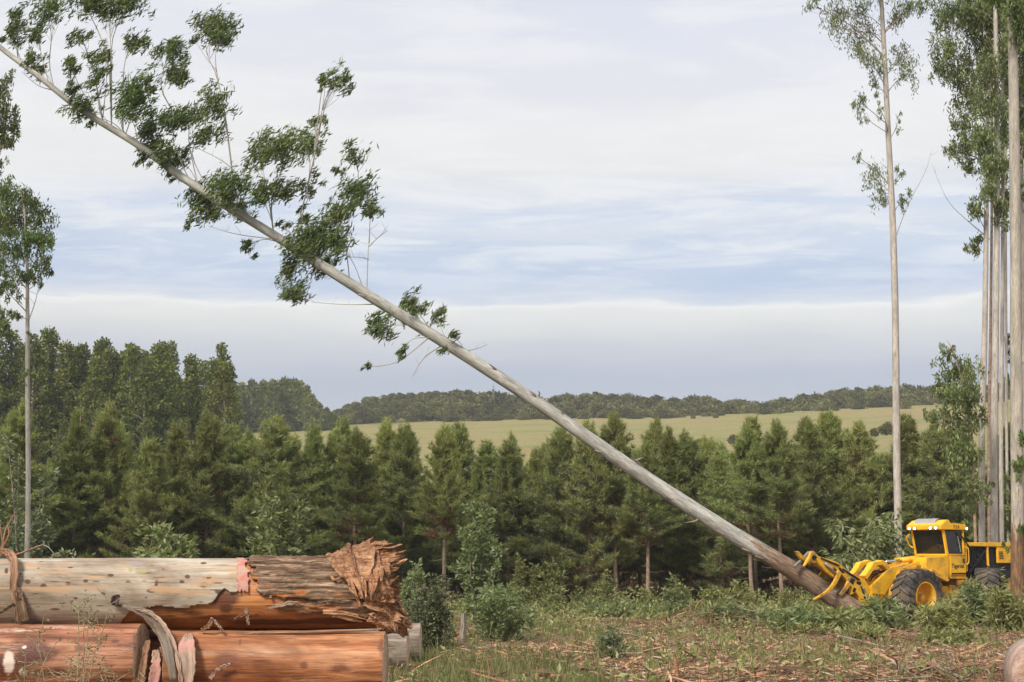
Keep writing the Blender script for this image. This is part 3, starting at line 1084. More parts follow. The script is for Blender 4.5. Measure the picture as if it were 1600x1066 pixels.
fell = [
    B(30, 42, 19, 24, 1.2, [(28, 96), (26, 70)]), B(22, 25, 10, 12, .8, [(28, 96), (27, 60)]),
    B(75, 18, 22, 28, 1.2, [(84, 138), (77, 100), (80, 60)]), B(58, 55, 14, 18, 1.0, [(76, 130), (66, 90)]),
    B(50, 92, 15, 20, 1.0, [(70, 126), (58, 108)]), B(62, 108, 10, 12),
    B(168, 6, 55, 22, 1.4, [(174, 195), (174, 110), (172, 55)]), B(135, -8, 25, 18, 1.0, [(174, 195), (168, 90), (140, 20)]), B(205, 2, 18, 14, 1.0, [(174, 150), (176, 60)]),
    B(128, 58, 15, 16, .9, [(160, 188), (150, 130), (135, 80)]), B(110, 98, 13, 22, 1.0, [(150, 180), (122, 130)]),
    B(152, 105, 18, 38, .9, [(160, 188), (152, 150)]), B(168, 95, 9, 28, .7, [(160, 188), (165, 140)]),
    B(211, 66, 25, 16, 1.1, [(192, 206), (192, 130), (197, 90)]),
    B(270, 73, 24, 19, 1.2, [(268, 170), (252, 138), (258, 100)]), B(276, 113, 28, 19, 1.4, [(268, 170), (255, 140)]),
    B(338, 44, 34, 24, 1.4, [(366, 300), (352, 180), (336, 112), (322, 80)]), B(350, 60, 22, 16, 1.0, [(352, 180), (338, 110), (338, 78)]), B(305, 60, 10, 10, .7, [(338, 110), (318, 85)]),
    B(340, 160, 22, 24, 1.2, [(366, 300), (352, 190)]), B(213, 152, 28, 32, 1.3, [(196, 210), (190, 190)]), B(196, 172, 14, 18, 1.0), B(236, 130, 14, 14, .9, [(196, 210), (215, 160)]),
    B(118, 150, 12, 20), B(126, 172, 20, 18, 1.2), B(146, 172, 12, 10, .9),
    B(228, 205, 20, 26, 1.2), B(240, 225, 16, 18, 1.1), B(272, 188, 40, 19, 1.2, [(296, 282), (272, 225)]), B(300, 180, 18, 15, 1.1, [(310, 292), (295, 220)]),
    B(324, 208, 24, 22, 1.0, [(330, 305), (300, 240)]), B(278, 248, 21, 18, 1.0), B(255, 240, 18, 22, 1.2), B(225, 246, 12, 12, .9), B(268, 280, 12, 10, .7),
    B(308, 312, 20, 30, 1.3), B(330, 325, 22, 22, 1.1), B(360, 296, 32, 30, 1.3), B(376, 330, 22, 18, 1.0), B(297, 345, 8, 12, .9),
    B(440, 232, 34, 28, 1.3, [(428, 370), (424, 310), (440, 265)]), B(405, 242, 20, 22, 1.1, [(428, 370), (418, 300)]), B(480, 222, 22, 24, 1.2, [(466, 352), (484, 270)]),
    B(432, 296, 32, 18, 1.3, [(428, 372), (424, 330)]), B(405, 305, 16, 16, .9), B(488, 290, 13, 20, .9, [(466, 352), (478, 320)]), B(475, 340, 10, 14, .8),
    B(524, 128, 20, 22, .8, [(464, 360), (490, 250), (505, 165)]), B(540, 118, 10, 14, .8, [(490, 250), (510, 160)]), B(506, 124, 8, 16, .7, [(490, 250), (500, 160)]), B(494, 190, 14, 13, .7, [(490, 260), (492, 215)]),
    B(553, 244, 18, 18, .8, [(545, 330), (560, 280)]), B(530, 268, 10, 10, .7, [(545, 330), (540, 290)]), B(556, 300, 28, 26, 1.2, [(512, 400), (540, 335)]), B(580, 326, 18, 16, 1.0, [(577, 380), (578, 350)]),
    B(525, 335, 22, 18, 1.1), B(495, 372, 40, 30, 1.5), B(470, 385, 24, 24, 1.3), B(530, 378, 20, 18, 1.1), B(510, 418, 22, 16, 1.1), B(456, 415, 16, 28, 1.2), B(462, 458, 21, 18, 1.3, [(500, 412), (484, 436)]),
    B(388, 386, 10, 17, 1.2, [(440, 380), (412, 374)]), B(442, 352, 10, 9, .8),
    B(648, 488, 34, 18, .9, [(690, 538), (660, 505)]), B(640, 465, 14, 14, .7, [(690, 538), (655, 490)]), B(598, 512, 24, 22, 1.0, [(650, 510), (620, 508)]), B(682, 490, 14, 12, .8, [(705, 545), (690, 515)]),
    B(706, 524, 11, 9, .9), B(628, 552, 10, 15, 1.0, [(680, 528), (645, 530)]), B(690, 548, 9, 8, .8), B(574, 573, 8, 5, 1.4, [(670, 528), (620, 566)]),
    B(10, 60, 10, 14, .8),
]
bare = [[(573, 457, FY(573)), (575, 400, FY(573)), (578, 352, FY(573))], [(576, 405, FY(576)), (560, 402, FY(560, .4)), (540, 402, FY(540, .6))],
        [(600, 475, FY(600)), (540, 476, FY(540, .3)), (485, 472, FY(485, .5))], [(432, 374, FY(432)), (370, 366, FY(370, -.4)), (322, 352, FY(322, -.6))],
        [(88, 142, FY(88)), (60, 134, FY(60, .3)), (34, 112, FY(34, .4))], [(690, 540, FY(690)), (662, 560, FY(662, .3)), (644, 590, FY(644, .5))],
        [(718, 550, FY(718)), (745, 545, FY(745, .3)), (762, 538, FY(762, .3))], [(370, 270, FY(370, .3)), (345, 250, FY(345, .3)), (305, 230, FY(305, .3))],
        [(192, 206, FY(192)), (172, 190, FY(172)), (128, 178, FY(128, .3))], [(577, 385, FY(577)), (590, 372, FY(590, .2)), (606, 360, FY(606, .4))]]
felled = bough_tree('felled_eucalyptus', 'long pale eucalyptus tipping over, its butt held in the yellow felling head', 'tree', ft[0], ft, ft_r, fell, M['euc_fell'], M['leaf_fell'], 77,
                    leaf=(.24, .047), direction=(.62, 0, .62), jit=.40, dens=.95, bthick=.0055, twigm=M['greytwig'], sides=20, nseg=120, bare=bare, spread=.8)
# shreds of bark sticking out of its stem
rb = random.Random(3)
for px in (1000, 992, 842, 838, 775, 1160, 1180, 1090, 1222, 1120, 1040, 930, 880, 700, 655, 610, 560, 480, 960, 1066):
    i = np.interp(px, [p[0] for p in ft_px[::-1]], [p[1] for p in ft_px[::-1]])
    up = rb.choice((-1, 1))
    p = at(px, i + up * rb.uniform(8, 13), FY(px, -.15))
    dv = np.array((rb.uniform(-.3, .3), -.1, -up * rb.uniform(.05, .2)))
    m_ = MB()
    q = resample([p, p + dv * .6 + np.array((.03, 0, 0)), p + dv + np.array((rb.uniform(-.2, .2), 0, 0))], 6) - ft[0]
    m_.tube(q, [.03, .035, .03, .025, .015, .004], 4)
    m_.build('bark_shred', M['twig'], felled)

# --- tall tree right of centre
TA_Y = 52.0
ta = [at(x, y, TA_Y) for x, y in ((1403, 880), (1401, 700), (1399, 500), (1395, 350), (1389, 230), (1382, 90), (1377, 0), (1372, -110), (1370, -230))]
ta[0] = np.array((ta[0][0], TA_Y, float(terrain(ta[0][0], TA_Y)) - .1))
rg.seed(5)


def bs(lst, Y, sp=.7):
    return [(a, b, c, d, Y + rg.uniform(-sp, sp), *(e or ())) for a, b, c, d, *e in lst]


tall = bough_tree('tall_eucalyptus', 'tall slender pale eucalyptus with sparse tufts, alone left of the trunk group', 'tree', ta[0], ta, [.145, .135, .125, .115, .105, .092, .08, .055, .02],
                  bs([(1267, 8, 14, 14), (1300, 14, 20, 18), (1316, 42, 22, 26), (1345, 22, 22, 18), (1330, 70, 20, 16), (1358, 50, 20, 18), (1357, 92, 26, 20), (1372, 112, 16, 14), (1408, 92, 18, 22), (1420, 115, 18, 22), (1400, 30, 20, 20), (1418, 12, 22, 16),
                      (1440, 5, 20, 14), (1370, 136, 11, 12), (1342, 160, 15, 17), (1352, 182, 10, 10), (1378, 175, 9, 14, .6), (1402, 197, 7, 16, .6), (1337, 244, 7, 11), (1366, 280, 22, 22), (1376, 308, 16, 16), (1404, 275, 9, 14), (1412, 316, 11, 20), (1365, -25, 45, 35), (1395, -60, 45, 40), (1340, -30, 30, 20)], TA_Y),
                  M['euc_pale'], M['leaf_euc'], 31, leaf=(.17, .038), jit=.6, dens=.85, bthick=.008, nseg=60,
                  bare=[[(1399, 372, TA_Y), (1418, 322, TA_Y - .3), (1446, 268, TA_Y - .5), (1455, 236, TA_Y - .5)]])

# --- group of trunks at the right edge
GR = 'pale trunks in a group at the right edge'


def straight(name, label, pxs, wpx, Y, boughs, leafm, bark, seed, bare=(), dens=1.0, sp=.9):
    tr = [at(x, y, Y) for x, y in pxs]
    tr[0] = np.array((tr[0][0], Y, float(terrain(tr[0][0], Y)) - .1))
    k = ppm(1500, 500, Y)
    return bough_tree(name, label, 'tree', tr[0], tr, [w / k / 2 for w in wpx], bs(boughs, Y, sp), bark, leafm, seed, leaf=(.20, .052), jit=.6, dens=dens * 1.4, nseg=50, group=GR, bare=bare)


straight('tall_eucalyptus', 'pale mottled trunk, leftmost of the trunk group at the right edge', [(1531, 880), (1534, 700), (1539, 500), (1542, 250), (1545, 40), (1547, -140)], [10, 9.5, 8.5, 7, 5, 2], 53,
         [(1490, 12, 28, 24), (1516, 30, 28, 26), (1478, 78, 22, 26), (1474, 108, 16, 16), (1500, 108, 26, 26), (1512, 150, 22, 24), (1506, 190, 18, 20), (1490, 236, 14, 14), (1516, 228, 22, 22), (1512, 258, 16, 14), (1526, 330, 14, 18), (1524, 385, 12, 20), (1470, 30, 14, 14)],
         M['leaf_euc'], M['euc_pale'], 32, bare=[[(1548, 375, 53), (1512, 345, 53), (1480, 312, 53), (1456, 256, 53)]])
straight('tall_eucalyptus', 'smooth grey trunk, second from the left in the trunk group, behind the hood', [(1551, 880), (1553, 700), (1556, 500), (1558, 250), (1555, 0), (1553, -160)], [12, 11, 10, 8.5, 6.5, 2], 52,
         [(1535, 60, 28, 36), (1556, 28, 30, 28), (1538, 118, 24, 28), (1548, 168, 24, 30), (1540, 215, 22, 26), (1552, 255, 22, 24), (1545, 300, 16, 20), (1562, 330, 14, 18), (1520, 10, 26, 20)],
         M['leaf_euc'], M['euc_pale'], 33)
straight('tall_eucalyptus', 'white thin trunk, third from the left in the trunk group', [(1563, 880), (1564, 700), (1566, 500), (1567, 250), (1566, 0), (1566, -160)], [7, 6.6, 6.2, 5.5, 4, 2], 56,
         [(1570, 80, 26, 36), (1575, 140, 22, 32), (1572, 200, 20, 30), (1566, 265, 22, 24), (1574, 310, 14, 20), (1580, 30, 26, 26), (1566, 360, 8, 12, .6)],
         M['leaf_lush'], M['euc_pale'], 34)
straight('tall_eucalyptus', 'thin trunk right behind the white one, fourth in the trunk group', [(1574, 880), (1573, 700), (1572, 500), (1571, 250), (1572, 0), (1573, -160)], [4.5, 4.5, 4, 4, 3, 2], 60,
         [(1590, 60, 22, 34), (1592, 130, 18, 30), (1590, 200, 16, 26), (1585, 255, 14, 18), (1545, 20, 24, 20), (1576, 540, 7, 26, .8), (1574, 600, 6, 18, .6)],
         M['leaf_lush'], M['euc_pale'], 35)
straight('tall_eucalyptus', 'thin brownish trunk standing between the leftmost and the second pale trunk of the group', [(1543, 880), (1545, 700), (1548, 500), (1550, 250), (1549, 40), (1549, -120)], [5, 5, 4.5, 4, 3.5, 2], 59,
         [(1528, 150, 16, 24), (1532, 215, 14, 18), (1545, 100, 20, 24)], M['leaf_euc'], M['pinebark'], 41)
straight('tall_eucalyptus', 'thin grey trunk half hidden behind the thickest one at the right edge', [(1600, 880), (1599, 700), (1598, 500), (1597, 250), (1596, 40), (1596, -120)], [6, 6, 5.5, 5, 4, 2], 55,
         [(1596, 150, 16, 30), (1600, 230, 14, 24), (1598, 300, 10, 18)], M['leaf_lush'], M['euc_pale'], 42)
# nearest trunk with red bark round its foot
straight('tall_eucalyptus', "thickest trunk at the right edge, its foot covered in rough orange brown bark", [(1590, 985), (1590, 800), (1588, 600), (1587, 400), (1584, 150), (1580, -40), (1578, -180)], [22, 20, 18.5, 17.5, 16, 13, 4], 42.2,
         [(1598, 40, 24, 34), (1604, 100, 18, 28), (1590, 8, 20, 16), (1604, 180, 12, 26), (1568, -10, 36, 30), (1608, 560, 8, 14, .6), (1602, 690, 8, 16, .9), (1592, 730, 12, 12, .9), (1604, 790, 12, 16, 1.0), (1582, 845, 8, 16, .7), (1600, 830, 10, 14, .8)],
         M['leaf_lush'], M['euc_red'], 36)

# --- leafy young eucalyptus left of the trunk group
yt = [at(x, y, 50.0) for x, y in ((1524, 880), (1522, 780), (1519, 690), (1508, 620), (1494, 560), (1480, 532))]
yt[0] = np.array((yt[0][0], 50.0, -.1))
bough_tree('young_eucalyptus', 'leafy young eucalyptus with drooping grey green leaves behind the cab', 'tree', yt[0], yt, [.06, .055, .045, .035, .02, .008],
           bs([(1482, 548, 12, 16), (1478, 582, 20, 18), (1500, 580, 20, 20), (1520, 590, 18, 22), (1470, 615, 18, 20), (1492, 618, 22, 22), (1516, 628, 20, 24), (1466, 652, 16, 12), (1486, 652, 22, 18), (1510, 668, 22, 20), (1530, 650, 12, 22),
               (1478, 686, 20, 12), (1500, 700, 18, 18), (1522, 712, 16, 22), (1494, 732, 14, 14), (1512, 752, 14, 20), (1530, 770, 12, 20), (1516, 800, 12, 18), (1546, 770, 8, 18, .7), (1456, 655, 8, 8)], 50, .6),
           M['pinebark'], M['leaf_euc'], 37, leaf=(.19, .055), jit=.6, dens=.95, nseg=24, sides=8, rise=.5)

# --- left edge trees
LT_Y = 49.0
lt = [at(x, y, LT_Y) for x, y in ((44, 900), (44, 760), (43, 600), (43, 480), (42, 400), (38, 330), (30, 290))]
lt[0] = np.array((lt[0][0], LT_Y, -.1))
bough_tree('slender_eucalyptus', 'thin straight pale tree with a small drooping crown behind the left end of the logs', 'tree', lt[0], lt, [.095, .085, .076, .066, .05, .03, .01],
           bs([(2, 330, 24, 26), (-6, 395, 22, 26), (4, 300, 18, 18), (60, 375, 18, 20), (40, 430, 16, 14), (18, 302, 18, 18), (35, 310, 22, 18), (52, 322, 20, 18), (65, 345, 18, 20), (78, 380, 13, 16), (28, 345, 26, 20), (50, 368, 24, 20), (12, 360, 18, 22), (30, 392, 24, 18), (62, 408, 18, 14), (78, 424, 10, 10), (12, 415, 16, 20), (24, 450, 14, 16), (54, 440, 12, 12), (5, 450, 12, 18), (28, 494, 14, 8, 1.2),
               (44, 585, 9, 6, .9), (40, 660, 7, 6, 1.0), (46, 522, 5, 6, .8)], LT_Y), M['euc_pale'], M['leaf_lush'], 38, leaf=(.18, .048), jit=.6, dens=1.05, nseg=40,
           bare=[[(45, 500, LT_Y), (55, 472, LT_Y), (62, 440, LT_Y)], [(43, 860, LT_Y), (70, 852, LT_Y), (88, 870, LT_Y - .5)]])
ot = [at(x, y, 47.0) for x, y in ((-40, 900), (-38, 600), (-34, 300), (-25, 80), (-20, -60))]
ot[0] = np.array((ot[0][0], 47.0, -.1))
bough_tree('leafy_eucalyptus', "dark leafy boughs reaching in from the left edge above the thin pale tree", 'tree', ot[0], ot, [.2, .17, .13, .08, .02],
           bs([(2, 145, 16, 26), (12, 180, 16, 22), (18, 200, 12, 14), (4, 220, 16, 18), (16, 222, 10, 8), (2, 260, 10, 16), (-10, 180, 20, 40), (-6, 350, 16, 30), (4, 512, 14, 18), (-6, 490, 14, 18)], 47, .5), M['euc_pale'], M['leaf_euc'], 39, leaf=(.18, .048), jit=.6, dens=1.25, nseg=30)


# ------------------------------------------------------------------ shrubs and leafy ground plants
def shrub(label, px0, px1, pyt, pyb, Y, leafm, seed, leaf=(.14, .05), dens=1.0, direction=(0, 0, .2), jit=.9, nst=9, name='shrub', cat='shrub', lean=0.0, group=None, ground_base=True):
    rng = np.random.default_rng(seed)
    cxp = (px0 + px1) / 2
    k = ppm(cxp, (pyt + pyb) / 2, Y)
    bx = at(cxp, pyb, Y)
    z = float(terrain(bx[0], Y)) - .03 if ground_base else bx[2]
    base = np.array((bx[0], Y, z))
    top = at(cxp, pyt, Y)[2] - z
    Wd = (px1 - px0) / k
    root = thing(name, label, cat, base, 0, group)
    stems = MB()
    CV, CF, off = [], [], 0
    for i in range(nst):
        a = rng.uniform(0, 6.28)
        q = rng.random() ** .6
        ex, ey = math.cos(a) * Wd * .42 * q + lean, math.sin(a) * Wd * .32 * q
        h = top * (1 - .35 * q * q) * (rng.uniform(.42, 1.0) if i else 1.0)
        wig = rng.normal(0, .07 * Wd, 2)
        path = resample([(ex * .35, ey * .35, 0), (ex * .6 + wig[0], ey * .6 + wig[1], h * .55), (ex * 1.08 + wig[1], ey, h)], 8)
        stems.tube(path, np.linspace(.008 + .007 * top, .004, 8), 5)
        nl = int(26 * dens * (h + Wd * .3) * (.14 / leaf[0]) ** 1.3) + 6
        ts = rng.uniform(.15, 1.03, nl)
        idx = np.clip(ts * 7, 0, 6.999)
        i0 = idx.astype(int)
        fr = (idx - i0)[:, None]
        P0 = path[i0] * (1 - fr) + path[i0 + 1] * fr
        az = rng.uniform(0, 6.28, nl)
        out = np.stack([np.cos(az), np.sin(az), rng.normal(0, .35, nl)], -1)
        tw = rng.uniform(.05, .30, nl)[:, None] * (.5 + .25 * Wd)
        for m in range(3):
            P = P0 + out * tw * rng.uniform(.3, 1.0, (nl, 1)) + rng.normal(0, .03, (nl, 3))
            D = out * .8 + np.asarray(direction) + rng.normal(0, jit * .5, (nl, 3))
            L = rng.uniform(.6, 1.25, nl) * leaf[0]
            V, F = leaf_arrays(P, D, np.array((0, -.5, .7)) + rng.normal(0, .8, (nl, 3)), L, L * leaf[1] / leaf[0], .12, .42)
            CV.append(V)
            CF.append(F + off)
            off += len(V)
    stems.build('stems', M['twig'], root)
    obj('foliage', np_mesh('foliage', np.concatenate(CV), np.concatenate(CF)), leafm, root)
    return root


shrub('bright green broad leaved shrub rising behind the top log, left of its torn end', 362, 496, 762, 905, 40, M['leaf_shrub'], 101, (.19, .08), 1.9, nst=22)
shrub('broad leaved shrub with large pale leaves peeping over the middle of the top log', 185, 340, 812, 905, 34, M['leaf_shrub'], 102, (.20, .08), 1.6, nst=22)
shrub('slender leafy sapling standing before the pines right of the torn log end', 700, 800, 776, 915, 48, M['leaf_shrub'], 103, (.20, .08), 1.7, nst=11, cat='sapling', name='sapling')
shrub('dense dark bush right behind the torn log end', 628, 716, 892, 1004, 32, M['leaf_dull'], 104, (.10, .04), 1.9, nst=18)
shrub('bright green leafy shrub on the clearing right of the dark bush', 722, 838, 905, 992, 36, M['leaf_shrub'], 105, (.16, .055), 1.5, nst=16)
shrub('low dark green bush in the grass near the middle of the clearing', 916, 992, 980, 1026, 30.5, M['leaf_dull'], 106, (.09, .035), 1.6, nst=12)
shrub('grey green leafy bush in front of the left pines beside the thin pale tree', -40, 112, 672, 905, 53, M['leaf_dull'], 107, (.22, .08), 1.2, nst=16, name='leafy_bush', cat='bush')
shrub('leafy bush under the thin pale tree, just above the left end of the logs', 60, 150, 850, 905, 38, M['leaf_dull'], 108, (.15, .06), 1.0)
# drooping boughs in front of the tall tree
shrub("bush of long drooping leaves before the tall pale tree, left of the cab", 1300, 1456, 764, 960, 48.5, M['leaf_shrub'], 109, (.26, .075), 1.6, (0, 0, -.5), .7, 22, name='drooping_bush', cat='bush')
shrub('small bush behind the boom at the foot of the tall pale tree', 1372, 1440, 840, 960, 50.2, M['leaf_shrub'], 110, (.17, .06), 1.2)
rs = random.Random(8)
WEEDS = [(812, 866, 945, 'tall thin leafy weed sprouting left of the bare pine stems'), (835, 880, 950, 'thin leafy weed right beside the tallest one'),
         (942, 892, 955, 'leafy weed just left of the twin bare pine stems'), (905, 915, 955, 'spreading weed between the bright shrub and the bare stems'),
         (1064, 905, 955, 'thin weed right of the twin bare pine stems'), (1105, 912, 958, 'weed with pale leaves left of the butt of the leaning tree'),
         (1228, 900, 955, 'weed standing under the butt of the leaning tree'), (870, 915, 960, 'small weed right of the bright shrub'), (1010, 918, 955, 'low weed at the foot of the right bare pine stem'),
         (1150, 922, 960, 'low weed under the lower end of the leaning trunk')]
for i, (px, pt, pb, lab) in enumerate(WEEDS):
    Y = on_ground(px, pb + 6)[1]
    shrub(lab, px - 20, px + 20, pt, pb, min(Y, 54), M['leaf_weed'], 120 + i, (.14, .055), 1.15, nst=5, name='weed', cat='weed', group='leafy weeds along the pine edge')
EDGE = [(600, 668, 858, 950, 52, 'leafy_sapling', 'leafy sapling rising between the torn log end and the bare pale stem'),
        (838, 888, 868, 955, 52, 'leafy_sapling', 'pale leaved sapling between the tall leafy weeds left of the bare stems'),
        (1030, 1090, 898, 958, 51, 'leafy_shrub', 'loose shrub right of the twin bare stems, under the leaning trunk'),
        (1122, 1190, 905, 960, 51, 'leafy_shrub', 'loose shrub before the bare stem behind the butt of the leaning tree'),
        (755, 830, 900, 962, 47, 'leafy_shrub', 'yellow green shrub behind the bright green shrub on the clearing'),
        (650, 735, 940, 1000, 34, 'leafy_shrub', 'low loose shrub between the dark bush and the bright green shrub')]
for i, (a, b2, t, bt, Y, nm, lab) in enumerate(EDGE):
    shrub(lab, a, b2, t, bt, Y, M['leaf_weed'] if i % 2 else M['leaf_shrub'], 170 + i, (.17, .065), 1.3, nst=9, name=nm, cat=nm.split('_')[1])
# heaps of cut leafy boughs round the machine
HEAPS = [(1180, 944, 1300, 996, 'heap of cut leafy boughs under the butt of the leaning tree'), (1262, 948, 1362, 996, 'heap of cut leafy boughs right under the felling head'),
         (1335, 936, 1430, 992, 'leafy boughs lying before the front left tyre'), (1425, 928, 1520, 998, 'long leaved bough heap covering the foot of the front wheel'),
         (1478, 908, 1566, 988, 'tall leafy heap hiding the space between the wheels'), (1530, 915, 1625, 994, 'leafy heap at the foot of the red barked trunk'),
         (1085, 944, 1205, 986, 'low leafy litter heap left of the leaning tree butt'), (1425, 988, 1545, 1012, 'flattened leafy bough on the litter right of centre'),
         (1000, 942, 1110, 972, 'flat leafy heap below the twin bare pine stems'), (1300, 982, 1400, 1006, 'flattened leafy bough on the litter below the felling head'),
         (895, 940, 1010, 972, 'flat weedy heap right of the bright green shrub'), (1218, 978, 1300, 998, 'small flattened leafy bough beside the split pale slab'), (1540, 880, 1572, 975, 'upright leafy sprig before the rear wheel of the machine')]
for i, (a, t, b2, bt, lab) in enumerate(HEAPS):
    Y = on_ground((a + b2) / 2, bt - 6)[1]
    shrub(lab, a, b2, t, bt, Y, M['leaf_weed'] if i % 2 else M['leaf_shrub'], 140 + i, (.23, .055), 1.5, (.2, 0, .15), .9, 26, name='leafy_bough_heap', cat='bough heap', group='cut leafy boughs round the machine')


# ------------------------------------------------------------------ felling machine
MA = R(35)
mh = np.array((-math.cos(MA), -math.sin(MA), 0))
mn = np.array((math.sin(MA), -math.cos(MA), 0))
RW = .88
WY = 1.42
rimc = at(1448, 934, 45.0)
MO = rimc - mn * WY
MO[2] = rimc[2] - RW
mach = thing('felling_machine', 'yellow articulated wheeled tree felling machine with lit cab lamps, holding the leaning tree', 'forestry machine', MO, math.pi + MA)


def lp(px, py, yc):                      # machine-space x, z of a photo point on its lengthwise plane y = yc
    d = ray(px, py)
    o = np.array((0, 0, CAM_H)) - MO
    t = (yc - o @ mn) / (d @ mn)
    p = o + d * t
    return (float(p @ mh), float(p[2]))


def prof(pts, yc):
    return [lp(x, y, yc) for x, y in pts]


# wheels: lugged tyre, dished rim, hub
def lathe(mb, profile, n, mi=0, cy=0.0):
    V, F = [], []
    m = len(profile)
    for i in range(n):
        a = 2 * math.pi * i / n
        for r, y in profile:
            V.append((r * math.cos(a), y + cy, r * math.sin(a)))
    for i in range(n):
        for j in range(m - 1):
            a, b = i * m + j, ((i + 1) % n) * m + j
            F.append((a, b, b + 1, a + 1))
    return mb.add(V, F, mi)


def wheel_meshes():
    W = .36
    ty = MB()
    lathe(ty, [(.46, -W * .92), (.52, -W), (.70, -W * 1.04), (.79, -W * .98), (.82, -W * .8), (.83, 0), (.82, W * .8), (.79, W * .98), (.70, W * 1.04), (.52, W), (.46, W * .92)], 48)
    n = 20
    for sgn in (-1, 1):
        for i in range(n):
            a0 = 2 * math.pi * (i + (.5 if sgn > 0 else 0)) / n
            V = []
            for (yy, da) in ((W * 1.03, 0), (W * .5, .12), (-.02, .26)):
                for (r, w) in ((.79 if yy > W * .9 else .815, .085), (.885 if yy < W * .9 else .86, .055)):
                    for s in (-1, 1):
                        a = a0 + da + s * w
                        V.append((r * math.cos(a), yy * sgn, r * math.sin(a)))
            # sidewall foot of the lug
            F = []
            for k in (0, 4):
                F += [(k, k + 2, k + 6, k + 4), (k + 3, k + 1, k + 5, k + 7), (k + 2, k + 3, k + 7, k + 6)]
            F += [(0, 1, 3, 2), (8, 10, 11, 9)]
            ty.add(V, F)
            V2 = []
            for r, y2 in ((.66, W * 1.045), (.84, W * 1.0)):
                for s in (-1, 1):
                    for dy in (-.02, .028):
                        a = a0 + s * .055
                        V2.append((r * math.cos(a), (y2 + dy) * sgn, r * math.sin(a)))
            ty.add(V2, [(0, 1, 3, 2), (4, 6, 7, 5), (1, 5, 7, 3), (0, 4, 5, 1), (2, 3, 7, 6)])
    rm = MB()
    lathe(rm, [(.475, W * .90), (.49, W * .96), (.47, W * .99), (.44, W * .93), (.42, W * .5), (.40, .02), (.36, -.02), (.20, .02), (.19, .10), (.17, .12), (.0, .12)], 40)
    lathe(rm, [(.475, -W * .9), (.44, -W * .9), (.40, 0)], 40)
    hb = MB()
    lathe(hb, [(.13, .12), (.13, .19), (.10, .21), (.0, .21)], 20)
    return ty, rm, hb


ty, rm, hb = wheel_meshes()


def wheel_at(x, y, z, flip, first, rz=0.0):
    w = bpy.data.objects.new('wheel', None)
    COL.objects.link(w)
    w.parent = mach
    w.location = (x, y, z)
    w.rotation_euler = (0, 0, rz + (math.pi if flip else 0))
    for o in first:
        c = o.copy()
        COL.objects.link(c)
        c.parent = w
    return w


t_o = ty.build('tyre', M['rubber'], None, bevel=0)
r_o = rm.build('rim', M['yellow'], None, smooth=True)
h_o = hb.build('hub', M['yellow_worn'], None, smooth=True)
kit = [t_o, r_o, h_o]
RX = lp(1558, 915, WY)[0]
WHX = [(0, WY - .36, RW, False), (0, -WY + .36, RW, True), (RX, WY - .36, RW + .02, False), (RX, -WY + .36, RW + .02, True)]
for i, (x, y, z, fl) in enumerate(WHX):
    if i == 0:
        w = bpy.data.objects.new('wheel', None)
        COL.objects.link(w)
        w.parent, w.location = mach, (x, y, z)
        for o in kit:
            o.parent = w
    else:
        wheel_at(x, y, z, fl, kit, R(36) if i > 1 else 0)
ax = MB()
for x in (0, RX):
    ax.tube([(x, -WY + .4, RW), (x, WY - .4, RW)], [.16, .16], 12)
ax.build('axle', M['yellow_worn'], mach)

# cab ------------------------------------------------------------------
CW = .66                                                   # half width of the cab
xf = lp(1480, 868, CW)[0]                                  # front foot of the windscreen
xr = lp(1508, 868, CW)[0]
zs = lp(1480, 868, CW)[1]                                  # sill
zt = lp(1476, 827, CW)[1]                                  # head of the windscreen
zr = lp(1484, 812, CW)[1]
lean = .16
cabm = MB()
pw = .07
# four posts, rails
for s in (-1, 1):
    y0, y1 = (CW - pw, CW) if s > 0 else (-CW, -CW + pw)
    cabm.prism([(xf, zs), (xf + lean, zt), (xf + lean - .10, zt), (xf - .10, zs)], y0, y1)
    cabm.prism([(xr, zs), (xr, zt), (xr + .08, zt), (xr + .08, zs)], y0, y1)
    cabm.prism([(xf - .10, zs - .001), (xr + .08, zs - .001), (xr + .08, zs + .05), (xf - .10, zs + .05)], y0 + .004, y1 - .004)
cabm.box((xr, -CW + pw, zs), (xr + .05, CW - pw, zs + .25))
cabm.box((xr, -CW + pw, zt - .12), (xr + .05, CW - pw, zt))
cabm.box((xf - .08, -CW + pw, zs), (xf, CW - pw, zs + .05))
cab = cabm.build('cab', M['yellow'], mach, bevel=.012)
# roof with raised front corner and brow
rf = MB()
rf.prism([(xf + lean + .14, zt - .02), (xf + lean + .16, zt + .12), (xf + .02, zr - .02), (xf - .12, zr), (xf - .20, zt + .20), (xr - .06, zt + .17), (xr - .06, zt - .02)], -CW - .05, CW + .05)
rf.build('roof', M['yellow'], cab, bevel=.02)
ht = MB()
ht.prism([(xf + lean + .02, zt + .185), (xf + .10, zr + .01), (xf - .06, zr + .045), (xf - .06, zr + .02), (xf + .10, zr - .02)], -CW * .75, CW * .55)
ht.build('roof_hatch', M['grey_roof'], cab, bevel=.006)
